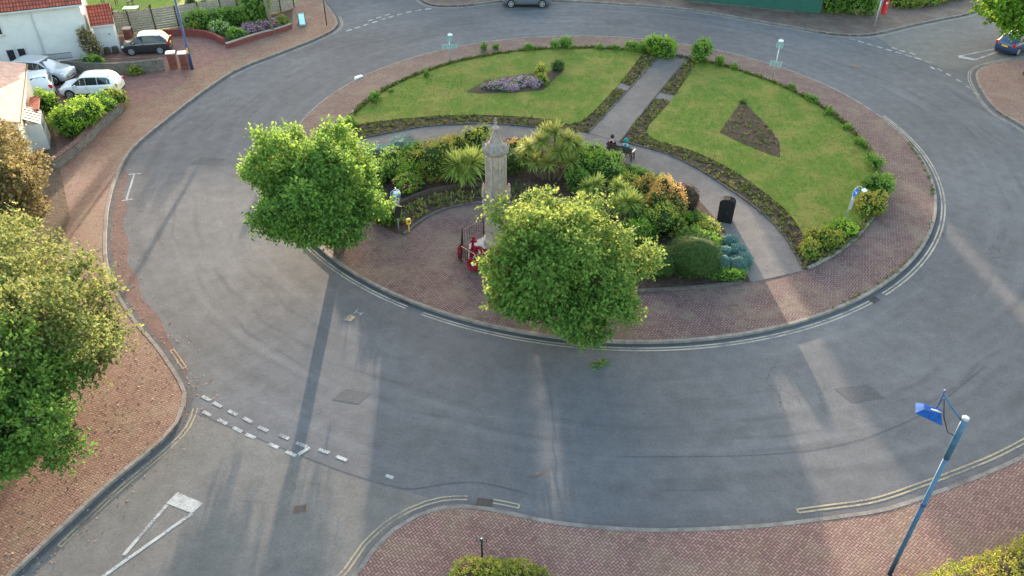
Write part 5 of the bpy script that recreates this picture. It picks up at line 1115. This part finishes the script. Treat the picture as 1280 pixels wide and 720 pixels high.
gp_ = root('garden_post', (-38.2, 71.5, .12), 0, 'thin dark post on the lawn beyond the small outhouse', 'post'); MB().tube([(0, 0, -.1), (0, 0, 2.3)], .05, 8).build('post', M['black'], gp_); MB().lathe([(.09, 2.28), (.09, 2.36), (.02, 2.42)], 8).build('cap', M['black'], gp_)
sc_ = root('timber_screen', (-25.8, 74.2, .12), R(30), 'warm brown timber screen at the top edge above the hedge', 'screen')
mb = MB()
for k in range(12): mb.box((k * .16 - .9, 0, .9), (.14, .03, 1.8))
mb.build('boards', plain('warm_timber', (.34, .19, .11), .85, .2, .2), sc_); mb = MB()
for z in (.4, 1.4): mb.box((0, .035, z), (2.0, .04, .08))
mb.build('rails', M['wood_dark'], sc_)
# ------------------------------------------------------------------ trees
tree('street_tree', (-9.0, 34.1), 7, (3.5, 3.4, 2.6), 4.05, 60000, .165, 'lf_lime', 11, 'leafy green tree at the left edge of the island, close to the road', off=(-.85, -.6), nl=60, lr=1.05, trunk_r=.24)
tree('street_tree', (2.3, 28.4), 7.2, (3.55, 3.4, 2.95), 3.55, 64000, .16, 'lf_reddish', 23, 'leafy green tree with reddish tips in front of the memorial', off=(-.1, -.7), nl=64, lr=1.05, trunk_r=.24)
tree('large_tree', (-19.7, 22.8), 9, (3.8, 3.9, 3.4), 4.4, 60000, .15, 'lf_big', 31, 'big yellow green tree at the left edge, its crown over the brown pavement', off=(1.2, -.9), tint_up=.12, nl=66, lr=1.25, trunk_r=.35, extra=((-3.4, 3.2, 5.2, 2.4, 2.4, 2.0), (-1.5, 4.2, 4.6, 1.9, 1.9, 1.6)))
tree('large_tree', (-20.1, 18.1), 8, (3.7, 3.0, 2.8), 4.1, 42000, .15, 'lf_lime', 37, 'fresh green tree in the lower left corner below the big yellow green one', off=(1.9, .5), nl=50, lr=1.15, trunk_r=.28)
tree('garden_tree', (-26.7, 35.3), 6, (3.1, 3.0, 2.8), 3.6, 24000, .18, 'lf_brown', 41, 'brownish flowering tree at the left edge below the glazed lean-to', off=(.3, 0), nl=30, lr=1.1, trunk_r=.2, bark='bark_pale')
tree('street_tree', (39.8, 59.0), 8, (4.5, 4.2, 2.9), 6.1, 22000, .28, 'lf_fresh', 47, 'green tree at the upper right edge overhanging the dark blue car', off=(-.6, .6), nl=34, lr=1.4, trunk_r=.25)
# ------------------------------------------------------------------ shrubs of the island
rg = np.random.default_rng(77)
def RL(rx, ry, rz, n, s=.5): return rand_lobes(rx, ry, rz, n, rg, s)
DOME = lambda r, h: [(0, 0, h * .42, r, r, h * .58)]
I = [ # name, loc, lobes, n, leaf, mat, label, kwargs
 ('blue_grey_shrub', (-6.9, 44.9), DOME(.95, 1.15), 2200, .07, 'lf_blue', 'blue grey mound by the path at the far left end of the shrubbery', dict(core='core_blue')),
 ('blue_grey_shrub', (-8.5, 44.6), DOME(.75, .7), 1300, .07, 'lf_blue', 'smaller blue grey mound just behind the left island tree', dict(core='core_blue')),
 ('round_shrub', (-7.2, 43.4), DOME(.85, 1.2), 1600, .07, 'lf_fresh', 'rounded light green shrub near the left end of the shrubbery', {}),
 ('round_shrub', (-6.8, 42.1), DOME(.75, 1.1), 1200, .07, 'lf_mid', 'smaller rounded green shrub in front of the light green one', {}),
 ('purple_shrub', (-8.4, 43.6), DOME(.5, .6), 800, .07, 'lf_purple', 'small dark purple shrub beside the left island tree', dict(core='core_brown')),
 ('leafy_shrub', (-6.1, 43.6), RL(.7, .7, 1.2, 5), 1300, .09, 'lf_mid', 'loose green shrub between the blue mound and the large olive shrub', {}),
 ('olive_shrub', (-4.9, 42.0), RL(1.25, 1.1, 2.2, 9), 4200, .09, 'lf_olive', 'large upright olive green shrub with orange tips left of the sword-leaved plant', {}),
 ('orange_shrub', (-4.0, 44.2), RL(.9, .8, 1.6, 6), 2200, .09, 'lf_olive', 'orange tinged shrub by the path behind the large olive shrub', {}),
 ('golden_shrub', (-2.0, 44.9), RL(1.05, .9, 1.7, 7), 2800, .09, 'lf_gold', 'golden yellow shrub by the path just left of the memorial spire', {}),
 ('golden_shrub', (-3.0, 45.4), RL(.6, .5, 1.0, 4), 1000, .09, 'lf_fresh', 'small yellow green shrub at the path left of the golden one', {}),
 ('dark_shrub', (.1, 42.6), RL(1.0, .8, 1.5, 6), 2200, .09, 'lf_dark', 'dark green shrub directly behind the memorial shaft', {}),
 ('orange_shrub', (-.1, 44.6), RL(.6, .5, 1.1, 4), 1000, .09, 'lf_orange', 'small orange shrub at the path behind the memorial spire', {}),
 ('dense_shrub', (4.3, 42.6), RL(1.25, 1.1, 1.8, 8), 3600, .09, 'lf_fresh', 'dense bright green shrub right of the tall sword-leaved clump', {}),
 ('dense_shrub', (5.7, 41.9), RL(1.2, 1.1, 1.6, 8), 3300, .09, 'lf_mid', 'dense mid green shrub directly behind the bench', {}),
 ('low_shrub', (7.3, 41.7), RL(1.0, .7, .8, 5), 1500, .09, 'lf_mid', 'low green shrub beside the path right of the bench', {}),
 ('low_shrub', (8.7, 40.6), RL(1.0, .6, .7, 5), 1400, .09, 'lf_fresh', 'low spreading green shrub at the path edge above the purple ball shrub', {}),
 ('golden_shrub', (6.7, 40.2), RL(.8, .6, 1.3, 5), 1500, .09, 'lf_gold', 'yellow green shrub between the bench shrubs and the orange shrubs', {}),
 ('orange_shrub', (7.4, 38.9), RL(1.0, .9, 1.5, 7), 2500, .09, 'lf_orange', 'orange and yellow shrub left of the red tipped one', {}),
 ('red_tipped_shrub', (8.2, 37.4), RL(1.15, 1.1, 2.1, 9), 3800, .09, 'lf_orange', 'tall green shrub with orange red tips left of the purple ball shrub', dict(tint_up=.55)),
 ('ball_shrub', (9.75, 38.7), DOME(.72, 1.35), 2600, .055, 'lf_purple', 'clipped dark purple ball shrub beside the path', dict(core='core_brown', sp_len=.05, shell=.95, k=.95)),
 ('golden_shrub', (8.0, 35.6), RL(1.0, .9, 1.6, 7), 2300, .09, 'lf_gold', 'golden green shrub just behind the dark clipped dome', {}),
 ('dark_shrub', (6.9, 36.0), RL(.9, .8, 1.3, 6), 1700, .09, 'lf_mid', 'green shrub between the sword-leaved plants and the smaller clipped dome', {}),
 ('clipped_dome', (9.0, 32.55), [(0, 0, .75, 1.35, 1.25, 1.0)], 8000, .05, 'lf_dark', 'large dark green clipped dome shrub at the front of the shrubbery', dict(sp_len=.04, shell=.96, k=.96)),
 ('clipped_dome', (7.35, 32.3), [(0, 0, .6, .85, .85, .75)], 4200, .05, 'lf_dark', 'smaller dark green clipped dome shrub left of the large one', dict(sp_len=.04, shell=.96, k=.96)),
 ('low_shrub', (10.3, 35.6), RL(.75, 1.0, .55, 6), 1400, .10, 'lf_gold', 'low yellow green ground plant left of the black cabinet', {}),
 ('low_shrub', (9.9, 36.9), RL(.7, .8, .5, 6), 1100, .10, 'lf_fresh', 'low bright green ground plant below the purple ball shrub', {}),
 ('low_shrub', (10.3, 34.3), RL(.6, .7, .6, 5), 1100, .10, 'lf_fresh', 'low green plant beside the upper blue grey cushion', {}),
 ('low_shrub', (10.5, 31.85), RL(1.0, .35, .4, 5), 1200, .10, 'lf_mid', 'low dark green planting at the front edge below the blue grey cushions', {}),
 ('pink_flowering_shrub', (-6.1, 40.3), RL(.75, .7, 1.0, 6), 1700, .10, 'lf_fresh', 'light green shrub with pink flowers above the dark soil strip', dict(flowers=('lf_pink', 150, .12))),
 ('grassy_shrub', (-6.7, 36.9), RL(.6, .6, .9, 6), 1500, .12, 'lf_mid', 'bushy green plant round the foot of the arrow sign by the left island tree', {}),
 ('leafy_shrub', (-8.2, 41.6), RL(1.0, 1.0, 1.0, 7), 2400, .10, 'lf_mid', 'green shrub half hidden behind the left island tree', {}),
 ('leafy_shrub', (-8.0, 39.4), RL(.9, .9, .85, 7), 2000, .10, 'lf_mid', 'green shrub behind the right flank of the left island tree', {}),
 ('leafy_shrub', (3.7, 40.6), RL(.8, .7, 1.3, 6), 1600, .09, 'lf_mid', 'green shrub in front of the dense bright shrub, above the right island tree', {}),
 ('leafy_shrub', (-5.9, 41.4), RL(.8, .7, 1.3, 6), 1700, .09, 'lf_fresh', 'fresh green shrub in front of the large olive shrub, left side', {}),
 ('leafy_shrub', (-3.7, 42.8), RL(.8, .7, 1.3, 6), 1700, .09, 'lf_mid', 'green shrub just behind the spiky plant left of the memorial', {}),
 ('leafy_shrub', (-1.4, 43.0), RL(.9, .8, 1.4, 6), 1900, .09, 'lf_mid', 'green shrub between the spiky plant and the memorial shaft', {}),
 ('golden_shrub', (1.2, 44.2), RL(.8, .6, 1.3, 6), 1700, .09, 'lf_gold', 'golden shrub by the path behind the tall sword-leaved clump', {}),
 ('leafy_shrub', (3.3, 44.2), RL(.9, .7, 1.4, 6), 1900, .09, 'lf_fresh', 'fresh green shrub by the path right of the tall sword-leaved clump', {}),
 ('leafy_shrub', (8.7, 39.5), RL(.8, .7, 1.0, 6), 1500, .09, 'lf_mid', 'green shrub wedged between the orange shrub and the purple ball shrub', {}),
 ('leafy_shrub', (6.6, 34.8), RL(.9, .8, 1.3, 6), 1700, .09, 'lf_fresh', 'fresh green shrub behind the smaller clipped dome', {}),
 ('leafy_shrub', (9.6, 34.5), RL(.8, .7, 1.0, 6), 1500, .09, 'lf_mid', 'green shrub just behind the right shoulder of the large clipped dome', {}),
 ('round_shrub', (-8.1, 42.4), DOME(.7, .9), 1500, .07, 'lf_mid', 'rounded green shrub closest to the left island tree', {}),
 ('dark_shrub', (5.6, 34.0), RL(1.0, .9, 1.2, 6), 1800, .09, 'lf_dark', 'dark shrub half hidden by the right flank of the right island tree', {}),
]
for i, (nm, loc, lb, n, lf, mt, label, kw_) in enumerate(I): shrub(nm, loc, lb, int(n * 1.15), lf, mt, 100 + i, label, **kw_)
for (x, y, s, lb) in ((11.35, 34.6, .48, 'blue grey cushion plant, topmost of the group by the path'), (11.6, 33.75, .46, 'blue grey cushion plant, second from the top by the path'), (11.75, 33.0, .42, 'blue grey cushion plant at the lower right by the path'), (10.65, 32.75, .5, 'blue grey cushion plant nearest the large clipped dome'), (11.35, 32.55, .5, 'blue grey cushion plant in the middle of the bottom row'), (10.85, 33.6, .4, 'blue grey cushion plant in the inner middle of the group')):
    shrub('cushion_plant', (x, y), [(0, 0, .25, s, s, .42)], 1100, .05, 'lf_blue', int(x * 100), lb, core='core_blue', group='blue grey cushion plants', sp_len=.05, shell=.93, k=.92)
def cordy(loc, heads, mat, label, n=85, L=.85, seed=1, w=.06, stems=True, low=-.45, name='sword_leaved_plant'):
    r_ = np.random.default_rng(seed); r = root(name, (loc[0], loc[1], .15), 0, label, 'plant'); V, F, T = swords(heads, r_, n, L, w, low=low); link('leaves', np_mesh('leaves', V, F, T), M[mat], r)
    mb = MB()
    for h in heads: mb.tube([(h[0] * .4, h[1] * .4, -.1), (h[0] * .7, h[1] * .7, h[2] * .5), (h[0], h[1], h[2])], [.09, .07, .06], 7)
    mb.build('stem', M['bark'], r)
cordy((-2.85, 41.4), [(-.35, 0, 1.1, 1.15), (.5, .1, 1.25, 1.15), (.1, -.3, .8, 1.0)], 'lf_sword', 'spiky sword-leaved plant with pale striped leaves left of the memorial', n=240, L=1.0, seed=3, w=.055)
cordy((2.3, 42.0), [(-1.35, .2, 1.9, 1), (-.7, -.2, 2.5, 1.05), (.2, .1, 2.9, 1.05), (.95, -.1, 2.5, 1), (1.45, .3, 2.0, 1), (-.3, .6, 2.7, .95), (.4, -.5, 2.0, .95), (-1.0, -.4, 1.3, 1), (.5, .6, 1.8, .95), (1.1, -.6, 1.4, .95), (-.2, -.6, 1.3, .95), (-1.7, .3, 1.2, .9)], 'lf_pinkish', 'tall multi-headed clump of sword-shaped leaves tinged pink, right of the memorial', n=190, L=.78, seed=5, w=.045)
cordy((4.7, 38.9), [(0, 0, 1.3, .9), (-.5, .2, 1.0, .8)], 'lf_sword', 'spiky sword-leaved plant, farthest left of those above the right island tree', n=190, L=.78, seed=7, w=.05)
cordy((5.9, 38.6), [(0, 0, 1.3, .9), (.4, -.2, 1.1, .8)], 'lf_sword', 'spiky sword-leaved plant between the other two above the right island tree', n=190, L=.78, seed=8, w=.05)
cordy((6.2, 36.7), [(0, 0, 1.4, 1.05), (-.5, .3, 1.1, .9), (.45, .25, 1.2, .9)], 'lf_sword', 'spiky sword-leaved plant nearest the red tipped shrub', n=200, L=.85, seed=9, w=.05)
cordy((.45, 44.0), [(0, 0, .9, .8)], 'lf_sword', 'small sword-leaved plant by the path right of the memorial spire', n=80, L=.6, seed=12)
cordy((4.2, 36.6), [(0, 0, 1.2, .9), (.4, .2, 1.0, .8)], 'lf_sword', 'sword-leaved plant just above the top of the right island tree', n=80, L=.75, seed=14)
# shrubs along the island's outer edging: one master copied and varied
edge = [(-10.9, 49.0, .55, 'fresh rounded bush at the left tip of the left lawn'), (-9.85, 53.2, .5, 'small upright bush on the left lawn edging, second from its tip'), (-8.9, 54.9, .22, 'tiny plant on the left lawn edging below the green sign post'), (-6.6, 57.9, .3, 'low plant on the left lawn edging, left of the sign post'), (-2.4, 63.9, .36, 'small plant on the far edging right of the sign post'), (-1.4, 64.2, .3, 'second small plant on the far edging right of the sign post'),
        (1.3, 63.95, .4, 'small bush on the far edging above the lilac flower bed'), (3.4, 64.2, .36, 'low bush on the far edging, left of the taller one'), (4.4, 64.25, .5, 'taller bush on the far edging of the left lawn'), (7.2, 64.1, .38, 'low bush on the far edging halfway to the straight path'), (8.4, 64.0, .4, 'bush on the far edging next to the halfway one'), (9.7, 63.8, .45, 'bush on the far edging left of the large hedge clump'), (10.6, 63.5, .5, 'bush touching the large hedge clump on the far edging'),
        (16.3, 60.4, .45, 'bush on the right lawn edging, right of the straight path'), (17.3, 59.8, .35, 'small bush on the right lawn edging left of the leaning sign post'), (20.7, 55.8, .34, 'small bush on the right lawn edging right of the leaning sign post'), (21.4, 53.6, .38, 'bush on the upper right lawn edging'), (22.0, 51.4, .36, 'bush on the right lawn edging above its middle'), (22.45, 49.0, .36, 'bush at the middle of the right lawn edging'), (22.5, 46.6, .42, 'bush on the right lawn edging below its middle'), (22.2, 43.6, .5, 'bush on the right lawn edging above the arrow sign')]
mst = None
for i, (x, y, s, lb) in enumerate(edge):
    if mst is None: mst = shrub('edging_bush', (x, y), rand_lobes(1, 1, 1.6, 7, rg), 1000, .24, 'lf_mid', 301, lb, group='bushes along the island edging', sp_len=.5, k=.5, shell=.5); o = mst
    else: o = copy_tree(mst)
    o.location = (x, y, .15); f_ = random.uniform(.75, 1.5); s *= .8; o.scale = (s * f_, s / f_ * 1.05, s * random.uniform(.6, 1.3)); o.rotation_euler = (0, 0, random.random() * 6); tag(o, lb)
shrub('hedge_clump', (12.0, 62.7), RL(1.25, .8, 1.5, 9), 3200, .12, 'lf_fresh', 320, 'large bright green clump at the far end of the straight path, left side')
shrub('hedge_clump', (14.9, 61.3), RL(.8, .7, 1.5, 7), 2200, .12, 'lf_mid', 321, 'green clump at the far end of the straight path, right side')
shrub('edging_shrub', (21.3, 40.4), RL(.6, .8, .9, 7), 1600, .12, 'lf_mid', 322, 'yellow green shrub right of the arrow sign, upper of two')
shrub('edging_shrub', (20.2, 38.3), RL(.75, .85, 1.0, 8), 2100, .12, 'lf_hedge', 323, 'yellow green shrub right of the arrow sign, lower of two')
shrub('edging_shrub', (17.6, 36.0), RL(.8, .45, .6, 6), 1300, .12, 'lf_fresh', 324, 'green shrub on the edging below the arrow sign')
shrub('edging_shrub', (16.3, 34.9), RL(.75, .55, .8, 7), 1600, .12, 'lf_hedge', 325, 'golden shrub at the lower corner of the right lawn')
shrub('edging_shrub', (15.4, 33.9), RL(.5, .5, .7, 5), 1000, .12, 'lf_olive', 326, 'small olive shrub where the garden path meets the paving')
# the two island flower beds
for i, (x, y, rx, ry, lb) in enumerate(((-1.1, 55.9, 1.0, .7, 'lilac flower clump at the left end of the lilac bed'), (.4, 56.6, 1.1, .9, 'large lilac flower clump in the middle of the lilac bed'), (1.6, 56.3, .6, .6, 'lilac flower clump at the right of the lilac bed'), (-.2, 55.3, .6, .35, 'low lilac flower clump at the front of the lilac bed'))):
    shrub('flower_clump', (x, y), RL(rx, ry, .38, 5), 400, .12, 'lf_mid', 340 + i, lb, 'flowers', group='lilac flower clumps', flowers=('lf_lilac', 800, .11))
shrub('bed_shrub', (2.2, 58.2), RL(.4, .4, .9, 4), 600, .14, 'lf_gold', 350, 'yellow green shrub at the back of the lilac bed'); shrub('bed_shrub', (3.5, 59.3), RL(.4, .4, .7, 4), 600, .14, 'lf_dark', 351, 'dark green shrub at the far tip of the lilac bed'); shrub('bed_shrub', (2.3, 56.6), RL(.4, .4, .6, 4), 600, .14, 'lf_olive', 352, 'olive shrub at the right corner of the lilac bed')
shrub('bed_shrub', (16.45, 53.0), RL(.2, .2, .22, 4), 200, .10, 'lf_dark', 353, 'dark shrub at the top tip of the triangular bed')
# hedges and garden plants
def hedge(name, pts, h, w, n, mat, label, seed, leaf=.09, core='core_green', flowers=None):
    q = resample(spline(pts, .3), .55); o0 = q[0]; lb = [(p[0] - o0[0] + random.uniform(-.08, .08), p[1] - o0[1] + random.uniform(-.08, .08), h * random.uniform(.42, .5), .55, w / 2, h * random.uniform(.5, .6)) for p in q]
    shrub(name, (o0[0], o0[1]), lb, n, leaf, mat, seed, label, 'hedge', core=core, sp_len=.12, flowers=flowers)
hedge('garden_hedge', [(11.6, 13.4), (13.6, 14.1), (16.4, 15.1), (20.5, 16.6)], 1.0, 1.7, 26000, 'lf_hedge', 'golden green hedge along the south pavement in the lower right corner', 401, .07, 'core_brown')
hedge('garden_hedge', [(-1.35, 14.95), (0.0, 14.9), (1.1, 14.5)], .62, 1.0, 9000, 'lf_hedge', 'golden green hedge at the bottom edge behind the black T-shaped post', 402, .06, 'core_brown')
shrub('garden_shrub', (-28.75, 48.3), RL(1.5, 1.7, 1.9, 9), 5200, .13, 'lf_fresh', 410, 'big bright green shrub behind the stone wall, below the white hatchback'); shrub('garden_shrub', (-28.3, 50.6), RL(1.0, 1.4, 1.2, 7), 3000, .13, 'lf_mid', 411, 'lower green shrub along the stone wall beside the white hatchback'); shrub('garden_shrub', (-28.0, 52.0), RL(.8, .7, 1.1, 5), 1500, .13, 'lf_gold', 412, 'yellow green shrub at the near end of the stone wall')
shrub('garden_shrub', (-31.3, 49.9), RL(.5, .9, 1.9, 5), 1200, .13, 'lf_fresh', 413, 'narrow green shrub between the glazed lean-to and the small white car')
shrub('climbing_shrub', (-33.3, 61.2), RL(.6, .5, 2.3, 8), 1800, .13, 'lf_brown', 414, 'pale flowering climber on the corner of the white house', core='core_brown', flowers=('lf_white', 260, .12))
shrub('wall_plant', (-32.0, 58.6), RL(.9, .35, 1.25, 5), 1200, .12, 'lf_mid', 415, 'green plant growing on the low grey wall left of the black hatchback'); shrub('wall_plant', (-28.9, 58.2), RL(.7, .3, .6, 4), 700, .12, 'lf_olive', 416, 'olive plant at the foot of the low grey wall in front of the black hatchback')
hedge('front_hedge', [(-28.0, 68.5), (-25.5, 69.6), (-23.0, 70.6)], 1.5, 1.4, 5200, 'lf_mid', 'dark green hedge in front of the slat fence in the upper front garden', 417, .14); shrub('tall_bush', (-22.8, 70.6), RL(1.2, 1.1, 2.9, 9), 4200, .15, 'lf_mid', 418, 'tall green bush in front of the slat fence above the rockery')
shrub('flower_bush', (-25.1, 67.6), RL(.9, .6, 1.0, 5), 1200, .12, 'lf_fresh', 419, 'white flowering bush behind the curved red wall', flowers=('lf_white', 260, .14)); shrub('flower_bush', (-27.5, 67.9), RL(.45, .35, .9, 4), 600, .12, 'lf_gold', 420, 'small golden orange bush beside the red wall, left end')
shrub('rockery_bush', (-23.2, 66.0), RL(.8, .7, .9, 5), 1200, .12, 'lf_mid', 421, 'green bush at the near end of the flowering rockery')
shrub('heather_clump', (-22.5, 67.4), RL(.9, .8, .7, 6), 700, .12, 'lf_brown', 422, 'pale lilac heather clump in the rockery, nearer one', core='core_brown', flowers=('lf_lilac', 900, .1), group='heather in the rockery'); shrub('heather_clump', (-21.3, 68.6), RL(.9, .8, .7, 6), 700, .12, 'lf_brown', 423, 'pale lilac heather clump in the rockery, next to the telegraph pole', core='core_brown', flowers=('lf_lilac', 900, .1), group='heather in the rockery'); shrub('rockery_bush', (-20.1, 69.3), RL(.5, .5, .9, 4), 600, .12, 'lf_olive', 424, 'grey green bush right of the telegraph pole')
shrub('lawn_bush', (-29.7, 74.0), RL(.5, .5, 1.1, 4), 700, .14, 'lf_dark', 425, 'dark bush on the lawn beyond the fence, behind the blue lamp column')
hedge('far_hedge', [(27.6, 75.2), (30.5, 74.2), (33.2, 73.9)], 2.9, 1.8, 6500, 'lf_mid', 'tall green hedge beside the hoarding at the top right', 430, .18); tree('garden_tree', (27.0, 76.5), 6, (2.2, 2.0, 2.0), 4.0, 4200, .2, 'lf_dark', 431, 'dark green tree rising behind the hoarding, top right', nl=18, lr=.9, trunk_r=.16)
hedge('verge_planting', [(36.2, 76.3), (39.5, 77.2), (43.5, 79.6), (49, 83.5)], .8, 2.6, 6000, 'lf_olive', 'rough olive green planting on the far verge right of the pillar box', 432, .16)
shrub('corner_bush', (34.9, 58.6 - 6.4), RL(.5, .5, .5, 4), 300, .1, 'lf_brown', 433, 'small dry brown bush at the right edge of the east pavement', core='core_brown').location = (38.2, 52.6, .12)
